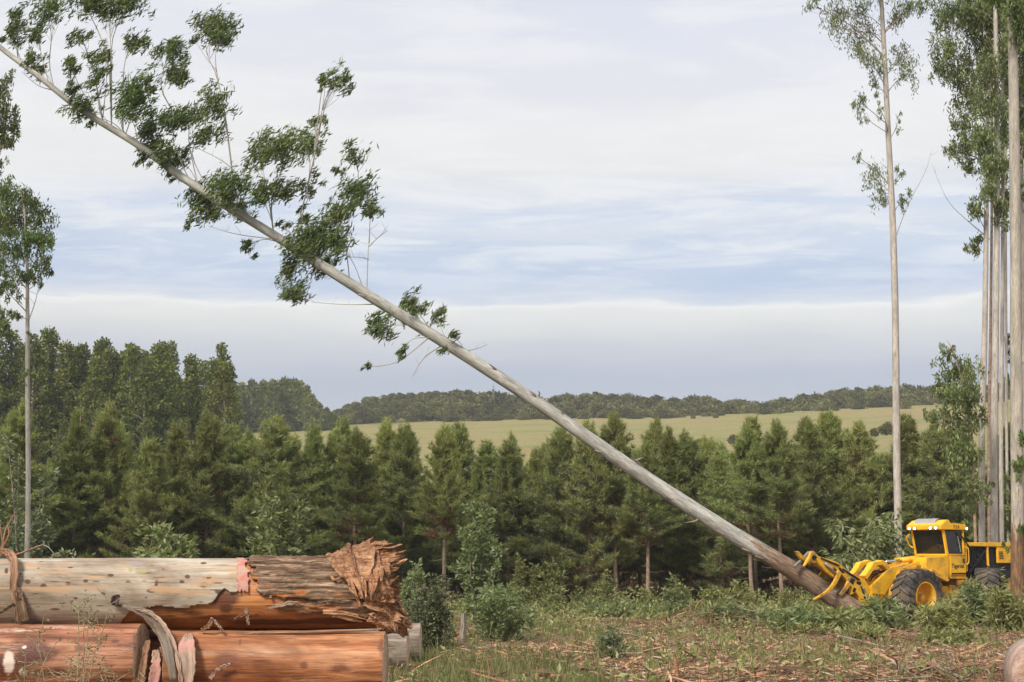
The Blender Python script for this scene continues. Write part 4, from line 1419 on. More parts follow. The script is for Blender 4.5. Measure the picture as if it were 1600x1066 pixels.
# glass
gm, gn, gl, gb = mat('tinted_cab_glass')
gb.inputs['Base Color'].default_value = (.09, .075, .06, 1)
gb.inputs['Roughness'].default_value = .08
gb.inputs['Transmission Weight'].default_value = .85
gb.inputs['Specular IOR Level'].default_value = .5
ws = MB()
ws.prism([(xf - .035, zs + .05), (xf + lean - .035, zt - .02), (xf + lean - .050, zt - .02), (xf - .050, zs + .05)], -CW + pw, CW - pw)
ws.build('windscreen', gm, cab)
gd = MB()
for i in range(1, 7):                                      # guard bars behind the glass
    y = -CW + pw + (2 * CW - 2 * pw) * i / 7
    gd.tube([(xf - .075, y, zs + .04), (xf + lean - .075, y, zt - .01)], [.008, .008], 5)
gd.build('guard_bars', M['black'], cab)
sw = MB()
sw.box((xr + .08, CW - .05, zs + .05), (xf - .02, CW - .038, zt - .06))
sw.build('side_window', gm, cab)
sw2 = MB()
sw2.box((xr + .08, -CW + .038, zs + .05), (xf - .02, -CW + .05, zt - .06))
sw2.build('side_window', gm, cab)
rw = MB()
rw.box((xr + .02, -CW + pw, zs + .25), (xr + .032, CW - pw, zt - .12))
rw.build('rear_window', gm, cab)
# seat and operator stand-in area: seat, console, red lever box
st_ = MB()
st_.box((xr + .12, -.28, zs - .25), (xr + .62, .28, zs - .10))
st_.box((xr + .10, -.28, zs - .10), (xr + .22, .28, zs + .55))
st_.box((xr + .12, -.16, zs + .58), (xr + .20, .16, zs + .76))
st_.build('seat', plain_mat('reflection_tinted_seat', (.22, .09, .03), .8), cab, bevel=.03)  # orange brown put in for the warm reflections of the cab glass
cs = MB()
cs.box((xr + .3, .32, zs - .2), (xr + .62, .5, zs + .16))
cs.build('console', plain_mat('red_console', (.28, .03, .025), .6), cab, bevel=.02)
# lower cab body: front plate and side with door sill
fb = MB()
zb = lp(1482, 905, CW)[1]
fb.prism([(xf + .02, zs - .002), (xf + .02, zb + .22), (xf - .12, zb), (xr - .02, zb), (xr - .02, zs - .002)], -CW, CW)
body = fb.build('cab_body', M['yellow'], mach, bevel=.02)
pl = MB()
pl.prism(prof([(1447, 872), (1482, 868), (1482, 905), (1474, 905), (1447, 889)], CW + .02)[:], -.62, CW + .03)
pl.build('front_plate', M['yellow'], mach, bevel=.015)
dr = MB()
dr.box((xr + .02, CW + .003, zb + .12), (xf - .10, CW + .03, zs - .03))
door = dr.build('door', M['yellow'], mach, bevel=.008)
dh = MB()
dh.box((xr + .10, CW + .033, zs - .24), (xr + .17, CW + .05, zs - .10))
dh.build('handle', M['black'], door)
ds = MB()
ds.box((xr + .03, CW + .032, zb + .16), (xf - .14, CW + .045, zb + .20))
ds.build('kick_strip', M['black'], door)
# steps and belly
sb = MB()
sb.prism(prof([(1500, 907), (1534, 905), (1530, 915), (1502, 915)], CW + .1), -.5, CW + .1)
sb.build('step', M['yellow_worn'], mach, bevel=.012)
bl = MB()
bl.prism(prof([(1484, 914), (1530, 914), (1524, 931), (1488, 934)], CW - .1), -CW + .1, CW - .1)
bl.build('belly_plate', M['yellow_worn'], mach, bevel=.02)

# engine hood: frame, top, dark bay, uprights, rear
ex0, ex1 = xr - .06, lp(1586, 860, CW)[0]
z_top = lp(1545, 849, CW)[1]
z_bot = lp(1530, 905, CW)[1]
hd = MB()
hd.prism([(ex0, z_top - .10), (ex0, z_top), (ex0 - .9, z_top + .03), (ex1, z_top + .03), (ex1, z_top - .12)], -CW + .02, CW - .02)
xm = lp(1560, 870, CW)[0]
hd.prism([(xm, z_top - .119), (xm, lp(1562, 880, CW)[1]), (ex1, lp(1580, 880, CW)[1]), (ex1, z_top - .119)], CW - .10, CW - .03)
hd.prism([(xm, z_top - .119), (xm, lp(1562, 880, CW)[1]), (ex1, lp(1580, 880, CW)[1]), (ex1, z_top - .119)], -CW + .03, -CW + .10)
hd.box((ex1, -CW + .11, z_bot), (ex1 + .06, CW - .11, z_top - .13))
hood = hd.build('engine_hood', M['yellow'], mach, bevel=.015)
xu = lp(1545, 870, CW)[0]
for x, w in ((xu, .05), (ex0 - .03, .05)):
    u = MB()
    u.box((x - w, CW - .09, z_bot + .25), (x + w * .2, CW - .025, z_top - .11))
    u.build('hood_post', M['yellow'], hood, bevel=.01)
bay = MB()
bay.box((ex1 + .07, -CW + .14, z_bot), (ex0 - .02, CW - .14, z_top - .13))
bay.build('engine_bay', M['black'], hood, bevel=.02)
gr_ = MB()
for i in range(9):
    x = xu + .06 + i * (ex0 - xu - .14) / 8
    gr_.box((x, CW - .135, z_bot + .1), (x + .018, CW - .115, z_top - .14))
gr_.tube([(ex0 - .1, CW - .08, z_bot + .1), (xu + .1, CW - .08, z_top - .25)], [.02, .02], 6)
gr_.tube([(ex0 - .1, CW - .10, z_bot + .5), (xu + .05, CW - .10, z_bot + .25)], [.025, .025], 6)
gr_.build('side_grille', M['black'], hood)
gh = MB()                                                  # grab rail behind the door
gx = lp(1511, 870, CW + .05)[0]
zz0, zz1 = lp(1511, 880, CW)[1], lp(1510, 855, CW)[1]
gh.tube(resample([(gx + .08, CW, zz1), (gx - .02, CW + .08, zz1 - .02), (gx - .04, CW + .09, (zz0 + zz1) / 2), (gx - .02, CW + .08, zz0), (gx + .08, CW, zz0 - .05)], 14), .018, 6)
gh.build('grab_rail', M['yellow'], mach, smooth=True)
rfm = MB()
rfm.box((ex1, -.45, RW - .25), (xr + .3, .45, z_bot + .06))
rfm.build('rear_frame', M['yellow_worn'], mach, bevel=.03)
ffm = MB()
ffm.box((xr + .32, -.5, RW - .3), (.55, .5, RW + .32))
ffm.prism([(xf + .1, RW + .32), (xf + .1, zs - .12), (.1, zs - .45), (.55, RW + .2)], -.48, .48)
ffm.build('front_frame', M['yellow_worn'], mach, bevel=.03)
cable = MB()
cable.tube([(xr + .3, CW + .04, zt - .1), (xr - .2, CW + .05, zs + .25), (xr - 1.0, CW + .06, z_bot + .45), (xr - 1.6, CW + .1, z_bot + .1)], .024, 5)
cable.build('hose', M['black'], mach)
ex = MB()
ex.tube([(ex0 - .75, -.35, z_top), (ex0 - .75, -.35, z_top + .32), (ex0 - .85, -.35, z_top + .42)], [.06, .06, .06], 10)
ex.build('exhaust_pipe', M['black'], mach, smooth=True)

# boom: two side plates, ram, knuckle
for yc in (.42, -.34):
    bo = MB()
    bo.prism(prof([(1447, 870), (1438, 876), (1412, 886), (1394, 886), (1384, 894), (1361, 916), (1364, 928), (1383, 930), (1393, 912), (1412, 900), (1432, 893), (1452, 889)], .42), yc - .07, yc)
    bo.build('boom_plate', M['yellow'], mach, bevel=.012)
k = MB()
k.prism(prof([(1352, 900), (1360, 890), (1366, 879), (1376, 877), (1380, 875), (1386, 878), (1397, 893), (1392, 896), (1380, 883), (1372, 884), (1364, 894), (1356, 906)], .42), .16, .40)
k.build('knuckle_link', M['yellow'], mach, bevel=.012)
k2 = MB()
k2.prism(prof([(1352, 900), (1360, 890), (1366, 879), (1376, 877), (1380, 875), (1386, 878), (1397, 893), (1392, 896), (1380, 883), (1372, 884), (1364, 894), (1356, 906)], .42), -.34, -.12)
k2.build('knuckle_link', M['yellow'], mach, bevel=.012)
cy = MB()
a_, b_, c_ = lp(1384, 878, .1), lp(1408, 876, .1), lp(1442, 872, .1)
cy.tube([(b_[0], .1, b_[1]), (c_[0], .1, c_[1])], [.075, .075], 12)
cyl = cy.build('hydraulic_cylinder', M['yellow'], mach, smooth=True)
ro = MB()
ro.tube([(a_[0], .1, a_[1]), (b_[0], .1, b_[1])], [.045, .045], 10)
ro.build('piston_rod', M['chrome'], cyl, smooth=True)
hs = MB()
rng_h = np.random.default_rng(2)
for i in range(9):
    p = [lp(1353 + rng_h.uniform(0, 6), 902 + rng_h.uniform(0, 8), .2), lp(1368 + rng_h.uniform(-3, 3), 897 + rng_h.uniform(-4, 8), .2), lp(1392 + rng_h.uniform(-4, 4), 886 + rng_h.uniform(0, 8), .2)]
    y = rng_h.uniform(-.25, .3)
    hs.tube(resample([(p[0][0], y, p[0][1]), (p[1][0], y + rng_h.normal(0, .05), p[1][1]), (p[2][0], y, p[2][1])], 8), .017, 5)
hs.build('hoses', M['black'], mach, smooth=True)

# felling head
hy = .36
head = MB()
head.prism(prof([(1266, 862), (1272, 861), (1279, 869), (1308, 878), (1314, 882), (1332, 898), (1341, 900), (1352, 906), (1360, 920), (1358, 928), (1357, 938), (1354, 947), (1346, 946), (1343, 934), (1338, 926), (1329, 930), (1331, 918),
                 (1322, 905), (1312, 894), (1302, 886), (1304, 903), (1298, 899), (1289, 892), (1281, 883), (1274, 872), (1268, 870)], hy), hy - .10, hy)
hd_o = head.build('felling_head', M['yellow'], mach, bevel=.012)
head2 = MB()
head2.prism(prof([(1266, 862), (1272, 861), (1279, 869), (1308, 878), (1314, 882), (1332, 898), (1341, 900), (1352, 906), (1360, 920), (1357, 938), (1346, 946), (1340, 926), (1322, 905), (1302, 886), (1289, 884), (1274, 872)], hy), -hy, -hy + .10)
head2.build('head_plate', M['yellow_worn'], hd_o, bevel=.012)
sp_ = MB()
sp_.prism(prof([(1285, 872), (1308, 880), (1332, 899), (1350, 908), (1356, 922), (1346, 926), (1322, 904), (1304, 888), (1288, 880)], hy), -hy + .10, hy - .10)
sp_.build('spine', M['yellow_worn'], hd_o, bevel=.012)


def arm(pts, w0, w1, yc, th, nm, m_, thick=None):
    P = [lp(x, y, yc) for x, y in pts]
    P = resample([(p[0], 0, p[1]) for p in P], 10)
    T = unit(np.gradient(P, axis=0))
    Nn = np.stack([-T[:, 2], T[:, 1] * 0, T[:, 0]], -1)
    w = np.linspace(w0, w1, 10)[:, None]
    A, Bq = P + Nn * w, P - Nn * w
    pr = [(p[0], p[2]) for p in A] + [(p[0], p[2]) for p in Bq[::-1]]
    mb = MB()
    mb.prism(pr, yc - th, yc)
    return mb.build(nm, m_, hd_o, bevel=.008)


arm([(1313, 893), (1306, 910), (1293, 925), (1273, 937)], .085, .02, .46, .08, 'clamp_arm', M['yellow_worn'])
arm([(1270, 864), (1265, 873), (1257, 885)], .065, .02, .40, .08, 'clamp_arm', M['yellow'])
arm([(1266, 864), (1256, 874), (1243, 886)], .06, .03, -.30, .09, 'clamp_arm', M['steel'])
arm([(1292, 893), (1284, 899), (1276, 910)], .09, .03, -.30, .09, 'clamp_arm', M['yellow_worn'])
arm([(1328, 910), (1322, 920), (1314, 930)], .08, .045, .42, .08, 'clamp_arm', M['yellow_worn'])
arm([(1322, 914), (1314, 922), (1308, 928)], .05, .035, .30, .06, 'clamp_arm', M['steel'])
sawd = MB()
c0 = lp(1349, 944, 0)
sawd.tube([(c0[0] + .5, 0, c0[1] - .32), (c0[0] - .05, 0, c0[1] - .02)], [.02, .02], 6)
lat = []
pot = MB()
q0, q1 = lp(1350, 918, .0), lp(1344, 948, .0)
pot.tube([(q0[0] - .05, 0, q0[1]), (q1[0] - .05, 0, q1[1])], [.36, .40], 20)
pot.build('saw_housing', M['yellow'], hd_o, smooth=False, bevel=.02)
for (x, y) in ((1272, 866), (1300, 890), (1326, 906), (1350, 922)):
    p = lp(x, y, hy)
    pn = MB()
    pn.tube([(p[0], hy - .02, p[1]), (p[0], hy + .025, p[1])], [.05, .05], 10)
    pn.build('pivot_pin', M['steel'], hd_o)
# black plates painting in the shade of cut-outs on the head plate, and stiffeners
for poly in ([(1304, 889), (1309, 891), (1313, 900), (1308, 902)], [(1312, 886), (1320, 895), (1316, 896), (1310, 889)], [(1330, 903), (1336, 906), (1333, 914), (1327, 909)], [(1334, 918), (1338, 920), (1335, 927), (1332, 924)],
             [(1271, 866), (1277, 871), (1272, 876), (1269, 871)], [(1339, 908), (1346, 910), (1344, 915), (1338, 912)]):
    q = MB()
    q.prism(prof(poly, hy), hy - .02, hy + .006)
    q.build('dark_cutout_plate', M['black'], hd_o)
for (x0_, y0_, x1_, y1_) in ((1282, 872, 1310, 884), (1316, 889, 1342, 906), (1345, 916, 1352, 938)):
    a_, b_ = lp(x0_, y0_, hy), lp(x1_, y1_, hy)
    q = MB()
    q.tube([(a_[0], hy + .02, a_[1]), (b_[0], hy + .02, b_[1])], [.028, .028], 6)
    q.build('hose', M['black'], hd_o, smooth=True)
ch = MB()
a_, b_ = lp(1287, 880, hy), lp(1306, 898, hy)
ch.tube([(a_[0], hy + .05, a_[1]), (b_[0], hy + .05, b_[1])], [.04, .04], 8)
ch.build('clamp_cylinder', M['steel'], hd_o, smooth=True)
lb = MB()
p = lp(1291, 882, hy)
lb.tube([(p[0], hy, p[1]), (p[0], hy + .006, p[1])], [.07, .07], 16)
lb.build('round_decal', plain_mat('red_white_decal', (.62, .42, .38), .5, .3, 30), hd_o)

# small fittings: mirror bracket, wiper, hood slots, rail, bolts, mud flap
mbk = MB()
mbk.tube(resample([(xf + lean, -CW - .02, zt - .15), (xf + lean + .02, -CW - .16, zt - .25), (xf + .06, -CW - .16, zs + .35), (xf + .02, -CW - .03, zs + .25)], 12), .022, 6)
mbk.build('mirror_bracket', M['yellow'], cab, smooth=True)
wp = MB()
wp.tube([(xf + lean * .1 - .02, CW - .20, zs + .08), (xf + lean * .75 - .02, -.02, zs + .62)], [.012, .008], 5)
wp.build('wiper', M['black'], cab)
wp2 = MB()
wp2.tube([(xr + .22, CW + .004, zs + .12), (xr + .34, CW + .004, zt - .22)], [.012, .010], 5)
wp2.build('wiper', M['greytwig'], cab)
for i in range(5):
    q = MB()
    q.box((xm - .30 - .001, CW - .03, z_top - .30 - i * .055), (xm - .08, CW - .022, z_top - .272 - i * .055))
    q.build('vent_slot', M['black'], hood)
for i in range(6):
    q = MB()
    y_ = CW + .032
    q.tube([(xf - .22, y_ - .01, zb + .18 + i * .11), (xf - .22, y_ + .006, zb + .18 + i * .11)], [.014, .014], 6)
    q.build('bolt', M['steel'], door)
rl_ = MB()
for x_ in (ex0 - .15, ex0 - .75, ex0 - 1.35):
    rl_.tube([(x_, -CW + .15, z_top + .02), (x_, -CW + .15, z_top + .28)], [.014, .014], 5)
rl_.tube([(ex0 - .12, -CW + .15, z_top + .28), (ex0 - 1.38, -CW + .15, z_top + .28)], [.016, .016], 5)
rl_.build('hood_rail', M['yellow_worn'], hood)
cp = MB()
cp.tube([(ex0 - .45, .2, z_top - .02), (ex0 - .45, .2, z_top + .12)], [.11, .10], 12)
cp.build('air_intake', M['black'], hood, smooth=True)
aj = MB()
aj.box((xr - .55, -.30, RW - .35), (xr - .05, .30, RW + .35))
aj.build('articulation_joint', M['black'], mach, bevel=.03)
fdr = MB()
fdr.prism(prof([(1447, 889), (1460, 899), (1474, 906), (1470, 909), (1455, 902), (1444, 893)], CW + .05), CW - .05, CW + .32)
fdr.build('fender', M['yellow_worn'], mach, bevel=.012)

# lamps (lit) -----------------------------------------------------------
em, en, el_, eb = mat('lamp_glow')
eb.inputs['Emission Color'].default_value = (1, .97, .95, 1)
eb.inputs['Emission Strength'].default_value = 3


def lamp(x, y, z, dirx, diry):
    d = unit(np.array((dirx, diry, -.08)))
    p = np.array((x, y, z))
    mb = MB()
    mb.tube([p - d * .09, p - d * .04, p, p + d * .012], [.03, .055, .065, .065], 14)
    o = mb.build('headlight', M['black'], cab, smooth=True)
    m2 = MB()
    m2.tube([p + d * .012, p + d * .022], [.045, .04], 14)
    m2.build('lens', em, o)


xl = xf + lean + .20
for y in (CW - .12, CW - .34, -CW + .12, -CW + .34):
    lamp(xl, y, zt + .04, 1, .55)
lamp(xr - .10, CW + .02, zt + .03, -.1, 1)


def lettering(txt, x, y, z, size, parent, spacing=1.0):
    cu = bpy.data.curves.new('lettering', 'FONT')
    cu.body, cu.size, cu.extrude, cu.align_x, cu.space_character = txt, size, .003, 'CENTER', spacing
    o = bpy.data.objects.new('lettering', cu)
    cu.materials.append(M['black'])
    COL.objects.link(o)
    bpy.context.view_layer.update()
    me = bpy.data.meshes.new_from_object(o.evaluated_get(bpy.context.evaluated_depsgraph_get()))
    bpy.data.objects.remove(o)
    o = obj('lettering', me, M['black'], parent, (x, y, z))
    o.rotation_euler = (math.pi / 2, 0, math.pi)
    return o


lettering('Tigercat', (xr + xf) / 2 - .02, CW + .036, zb + .36, .19, door)
lettering('720', (xr + xf) / 2, CW + .056, zt + .03, .15, cab, 1.5)


# ------------------------------------------------------------------ log stack
def project(P):
    d = np.asarray(P, float) - np.array((0, 0, CAM_H))
    f = d[..., 1] * ct + d[..., 2] * st
    u = -d[..., 1] * st + d[..., 2] * ct
    return 800 + d[..., 0] / f * FPX, 533 - u / f * FPX


def wood_mat(name, stops, sc=(.5, 4, 4), stain=None, rough=.75, spec=.3, bd=.012, scale=2.2, grain=.35, crack=.75):
    m, n, l, b = mat(name)
    v = tcoord(n, 'tc')
    a = noise_node(n, l, v, scale, 7, .6, sc, .3)
    rp = ramp(n, stops)
    l.new(a, rp.inputs[0])
    zl = sc[2] < sc[0]                      # fibres run along z on strips and sticks, along x on the logs
    g = noise_node(n, l, v, 26, 4, .6, (1.6, 1.6, .12) if zl else (.12, 1.6, 1.6))
    gr = ramp(n, [(.3, 1 - grain), (.7, 1 + grain * .4)])
    l.new(g, gr.inputs[0])
    c = mixc(n, l, 1.0, rp.outputs[0], gr.outputs[0], 'MULTIPLY')
    big = noise_node(n, l, v, .9, 6, .6, (1.5, 1.5, .8) if zl else (.8, 1.5, 1.5), .6)
    bg = ramp(n, [(.38, (.52, .44, .38)), (.52, (1, 1, 1)), (.68, (1.2, 1.18, 1.16))])
    l.new(big, bg.inputs[0])
    c = mixc(n, l, .8, c, bg.outputs[0], 'MULTIPLY')
    ck = noise_node(n, l, v, 1.7, 6, .55, (6, 6, .28) if zl else (.28, 6, 6), .8)
    ckr = ramp(n, [(.484, 0.0), (.497, 1.0), (.503, 1.0), (.516, 0.0)])
    l.new(ck, ckr.inputs[0])
    c = mixc(n, l, mathn(n, l, 'MULTIPLY', ckr.outputs[0], crack), c, (.07, .035, .022))
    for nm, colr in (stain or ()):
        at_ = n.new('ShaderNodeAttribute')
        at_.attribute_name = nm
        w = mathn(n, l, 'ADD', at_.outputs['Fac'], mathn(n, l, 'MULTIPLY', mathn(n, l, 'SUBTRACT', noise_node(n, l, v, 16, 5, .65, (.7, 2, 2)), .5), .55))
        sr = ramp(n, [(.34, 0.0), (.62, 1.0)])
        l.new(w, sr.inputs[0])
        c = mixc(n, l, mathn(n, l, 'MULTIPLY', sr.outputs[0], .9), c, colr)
    l.new(c, b.inputs['Base Color'])
    b.inputs['Roughness'].default_value = rough
    b.inputs['Specular IOR Level'].default_value = spec
    bump(n, l, b, mathn(n, l, 'ADD', g, mathn(n, l, 'MULTIPLY', a, 1.5)), bd, .6)
    return m


ORANGE = [(.28, (.15, .048, .02)), (.42, (.33, .115, .042)), (.54, (.48, .205, .088)), (.70, (.56, .31, .175))]
M['core'] = wood_mat('peeled_wood', [(.28, (.22, .075, .026)), (.45, (.42, .16, .055)), (.65, (.54, .235, .085))], stain=[('stain', (.10, .035, .02))], rough=.5, spec=.4)
M['orange'] = wood_mat('orange_debarked_wood', ORANGE, stain=[('stain', (.16, .055, .028))], rough=.6)
M['redwood'] = wood_mat('red_debarked_wood', [(.28, (.12, .042, .022)), (.43, (.30, .115, .055)), (.55, (.45, .205, .115)), (.72, (.56, .33, .23))], stain=[('stain', (.10, .035, .028)), ('pale', (.72, .58, .50))], rough=.6)
M['palebark'] = wood_mat('pale_smooth_bark', [(.28, (.27, .205, .15)), (.46, (.43, .365, .285)), (.70, (.54, .475, .385))], (.3, 3, 3), [('stain', (.085, .04, .025)), ('warm', (.42, .265, .155)), ('olive', (.31, .29, .13)), ('mauve', (.29, .235, .25))], .8, .2, .006, grain=.22, crack=.3)
M['roughbark'] = wood_mat('rough_dark_bark', [(.30, (.045, .028, .02)), (.45, (.165, .105, .068)), (.56, (.28, .185, .12)), (.68, (.46, .33, .225))], (.6, 5, 5), [('rust', (.40, .15, .055))], .9, .1, .03, 5, .6)
M['paint'] = plain_mat('red_marking_paint', (.50, .15, .12), .75, .25, 30, bumpd=.003, dirt=((.42, .29, .22), .40, .85))
M['splint'] = wood_mat('torn_fibrous_wood', [(.28, (.17, .07, .032)), (.45, (.37, .18, .09)), (.62, (.50, .29, .165)), (.78, (.60, .40, .26))], (2, 9, 9), rough=.85, scale=3, grain=.55, bd=.02)
M['greylog'] = wood_mat('weathered_grey_bark', [(.28, (.15, .12, .09)), (.48, (.27, .225, .18)), (.70, (.37, .32, .265))], (.5, 4, 4), [('stain', (.10, .06, .035))], .9, .15, .02)
M['endgrain'] = wood_mat('sawn_end', [(.3, (.55, .36, .22)), (.6, (.68, .49, .33)), (.8, (.74, .58, .43))], (2, 2, 2), rough=.8)
M['strip'] = wood_mat('peeled_bark_strip', [(.28, (.16, .075, .04)), (.48, (.34, .18, .10)), (.68, (.50, .33, .21))], (3, 3, .6), rough=.8)
M['stripin'] = wood_mat('pale_bark_inside', [(.28, (.28, .16, .10)), (.48, (.44, .30, .22)), (.68, (.54, .43, .35))], (3, 3, .6), [('pink', (.48, .24, .20))], rough=.75)

LOGD = 15.0
kL = ppm(300, 929, LOGD)


def log_surface(x0, x1, yc, zc, rfun, nx, nphi, phi0=-math.pi, phi1=math.pi):
    xs = np.linspace(x0, x1, nx)
    ph = np.linspace(phi0, phi1, nphi)
    X, PH = np.meshgrid(xs, ph, indexing='ij')
    Rr = rfun(X, PH)
    P = np.stack([X, yc - Rr * np.cos(PH), zc + Rr * np.sin(PH)], -1)
    i = np.arange(nx - 1)[:, None] * nphi
    j = np.arange(nphi - 1)[None]
    F = np.stack([i + j, i + nphi + j, i + nphi + j + 1, i + j + 1], -1)
    return P, PH, F


def shell(name, P, F, keep, mats, parent, base, thick, attrs=None, tc=None):
    """the kept cells of a surface grid as a sheet with thickness"""
    f = F[keep].reshape(-1, 4)
    u, inv = np.unique(f, return_inverse=True)
    V = P.reshape(-1, 3)[u] - base
    at_ = {'tc': V if tc is None else tc.reshape(-1, 3)[u]}
    for k_, a in (attrs or {}).items():
        at_[k_] = a.reshape(-1)[u]
    me = np_mesh(name, V, inv.reshape(-1, 4), smooth=True, attrs=at_)
    o = obj(name, me, mats, parent)
    sm = o.modifiers.new('thickness', 'SOLIDIFY')
    sm.thickness, sm.offset = thick, -1
    return o


def cellmid(a):
    return (a[:-1, :-1] + a[1:, :-1] + a[:-1, 1:] + a[1:, 1:]) / 4


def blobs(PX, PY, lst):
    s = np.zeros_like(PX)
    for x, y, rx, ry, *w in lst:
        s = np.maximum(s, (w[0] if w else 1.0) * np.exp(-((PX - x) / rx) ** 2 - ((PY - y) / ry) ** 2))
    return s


def solid_log(root, name, x0, x1, yc, zc, r, mat_side, mat_end, base, attrf=None, nx=160, nphi=72, rough=.012, seed=0, ragged=0.0):
    def rf(X, PH):
        q = np.stack([X * .9, np.cos(PH) * 1.2 + seed, np.sin(PH) * 1.2], -1)
        q2 = np.stack([X * 3, np.cos(PH) * 6 + seed, np.sin(PH) * 6], -1)
        return r * (1 + .045 * (fbm(q, 3, seed) - .5) * 2) + rough * (fbm(q2, 3, seed + 3) - .5) * 2
    P, PH, F = log_surface(x0, x1, yc, zc, rf, nx, nphi)
    PX, PY = project(P)
    at_ = {'tc': (P - base).reshape(-1, 3)}
    for k_, fn in (attrf or {}).items():
        at_[k_] = fn(PX, PY, P, PH).reshape(-1)
    me = np_mesh(name, (P - base).reshape(-1, 3), F.reshape(-1, 4), smooth=True, attrs=at_)
    o = obj(name, me, mat_side, root)
    for xi, nm in ((0, 0), (-1, 1)):
        ring = P[xi] - base
        c = ring.mean(0)
        V, Fc = [], []
        rings = [1.0, .93, .6, .3]
        for q in rings:
            off = (.0 if q == 1 else .010 * (1 if xi else -1)) * 1.0
            V += [tuple(c + (p - c) * q + np.array((off, 0, 0))) for p in ring[:-1]]
        n = nphi - 1
        for k_ in range(3):
            for t in range(n):
                Fc.append((k_ * n + t, k_ * n + (t + 1) % n, (k_ + 1) * n + (t + 1) % n, (k_ + 1) * n + t))
        Fc.append(tuple(3 * n + t for t in range(n)))
        if not xi:
            Fc = [tuple(reversed(f)) for f in Fc]
        e = MB()
        e.add(V, Fc)
        e.build('cut_end', mat_end, root)
    return o


def px_x(px, py=930, Y=LOGD):
    return float(at(px, py, Y)[0])


# top log ----------------------------------------------------------------
zc1 = float(at(300, 929, LOGD)[2])
r1 = 56.0 / kL
base1 = np.array((px_x(250), LOGD, zc1 - r1))
top_log = thing('eucalyptus_log', 'top log, pale barked with a red paint band and a splintered right end', 'log', base1, 0, 'logs stacked in the left foreground')


def r_top(X, PH, off=0.0):
    q = np.stack([X * .8, np.cos(PH) * 1.1, np.sin(PH) * 1.1], -1)
    return r1 * (1 + .03 * (fbm(q, 3, 21) - .5) * 2) + off


xl0 = px_x(-160)
P, PH, F = log_surface(xl0, px_x(594), LOGD, zc1, lambda X, PH: r_top(X, PH, -.022) - .05 * np.clip((X - px_x(540)) / (px_x(594) - px_x(540)), 0, 1) * vnoise(np.stack([X * 9, PH * 9, X * 0], -1), 4), 300, 96)
PX, PY = project(P)
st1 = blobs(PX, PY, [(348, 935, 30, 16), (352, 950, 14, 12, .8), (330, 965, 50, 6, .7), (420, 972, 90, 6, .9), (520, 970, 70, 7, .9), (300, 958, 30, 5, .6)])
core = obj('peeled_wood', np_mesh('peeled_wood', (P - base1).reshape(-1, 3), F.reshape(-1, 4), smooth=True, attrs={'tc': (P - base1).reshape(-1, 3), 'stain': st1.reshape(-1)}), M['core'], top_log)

# pale bark sheet
P, PH, F = log_surface(xl0, px_x(386), LOGD, zc1, lambda X, PH: r_top(X, PH, .003 * vnoise(np.stack([X * 8, np.cos(PH) * 8, np.sin(PH) * 8], -1), 2)), 520, 190)
PX, PY = project(P)
edge = np.interp(PX, [-300, 150, 178, 205, 250, 285, 292, 300, 330, 338, 345, 352, 386], [1100, 1100, 990, 952, 948, 951, 950, 946, 943, 934, 926, 925, 925])
edge = edge + 4.5 * (fbm(np.stack([PX * .10, PX * 0, PX * 0], -1), 4, 3) - .5) * 2
right = np.interp(PY, [860, 875, 900, 925, 990], [382, 384, 378, 386, 386]) + 8 * (fbm(np.stack([PY * .14, PY * 0, PY * 0], -1), 3, 9) - .5)
front = np.cos(PH) > -.2
keepv = np.where(front, (PY < edge) & (PX < right), PX < 384)
keep = keepv[:-1, :-1] & keepv[1:, :-1] & keepv[:-1, 1:] & keepv[1:, 1:]
knots = [(43, 909, 6, 4), (68, 916, 6, 4.5), (106, 912, 5.5, 3.5), (134, 908, 5, 3), (173, 899, 6, 2.6), (118, 935, 4, 2.2), (97, 943, 7, 1.6), (86, 952, 10, 2.0), (200, 908, 4, 1.6), (245, 907, 3.5, 2.2), (244, 914, 3.5, 2.6),
         (236, 923, 8, 4.2), (262, 922, 22, 1.8, .8), (293, 901, 5, 3.4), (284, 909, 5, 3), (326, 902, 5, 3.4), (319, 914, 8, 5.5), (340, 911, 16, 2, .7), (318, 880, 6, 2), (10, 892, 3.5, 5.5), (60, 888, 3, 1.2), (110, 887, 7, 1.1),
         (225, 908, 9, 1.1, .8), (32, 897, 3, 1.5), (255, 889, 2, 1), (228, 934, 2.5, 1.5), (180, 932, 3, 1), (300, 922, 60, 1.6, .62), (290, 947, 12, 2.5, .8), (344, 925, 10, 5, .9), (368, 908, 10, 1.4, .7)]
rk = random.Random(6)
knots += [(rk.uniform(15, 370), rk.uniform(877, 948), rk.uniform(4, 20), rk.uniform(.8, 1.5), rk.uniform(.5, .8)) for _ in range(70)]
warm = [(75, 922, 60, 5, .9), (150, 918, 50, 4, .7), (100, 914, 30, 5, .6), (320, 906, 45, 9, .75), (250, 920, 30, 5, .8), (372, 895, 18, 20, .65), (150, 905, 30, 3, .5), (300, 897, 40, 4, .6)]
olive = [(222, 893, 12, 4, .8), (88, 882, 10, 4, .45), (204, 890, 4, 6, .9), (242, 880, 8, 6, .45), (345, 893, 15, 5, .4)]
mauve = [(214, 880, 14, 3.5, .95), (350, 882, 12, 3, .3)]
_sn = fbm(np.stack([PX * .02, PY * .32, PX * 0], -1), 4, 66)
pb = shell('pale_bark', P, F, keep, M['palebark'], top_log, base1, .014,
           {'stain': blobs(PX, PY, knots), 'warm': blobs(PX, PY, warm) * (.1 + 1.7 * _sn) + np.clip(_sn - .53, 0, 1) * 3.2, 'olive': blobs(PX, PY, olive), 'mauve': blobs(PX, PY, mauve)})
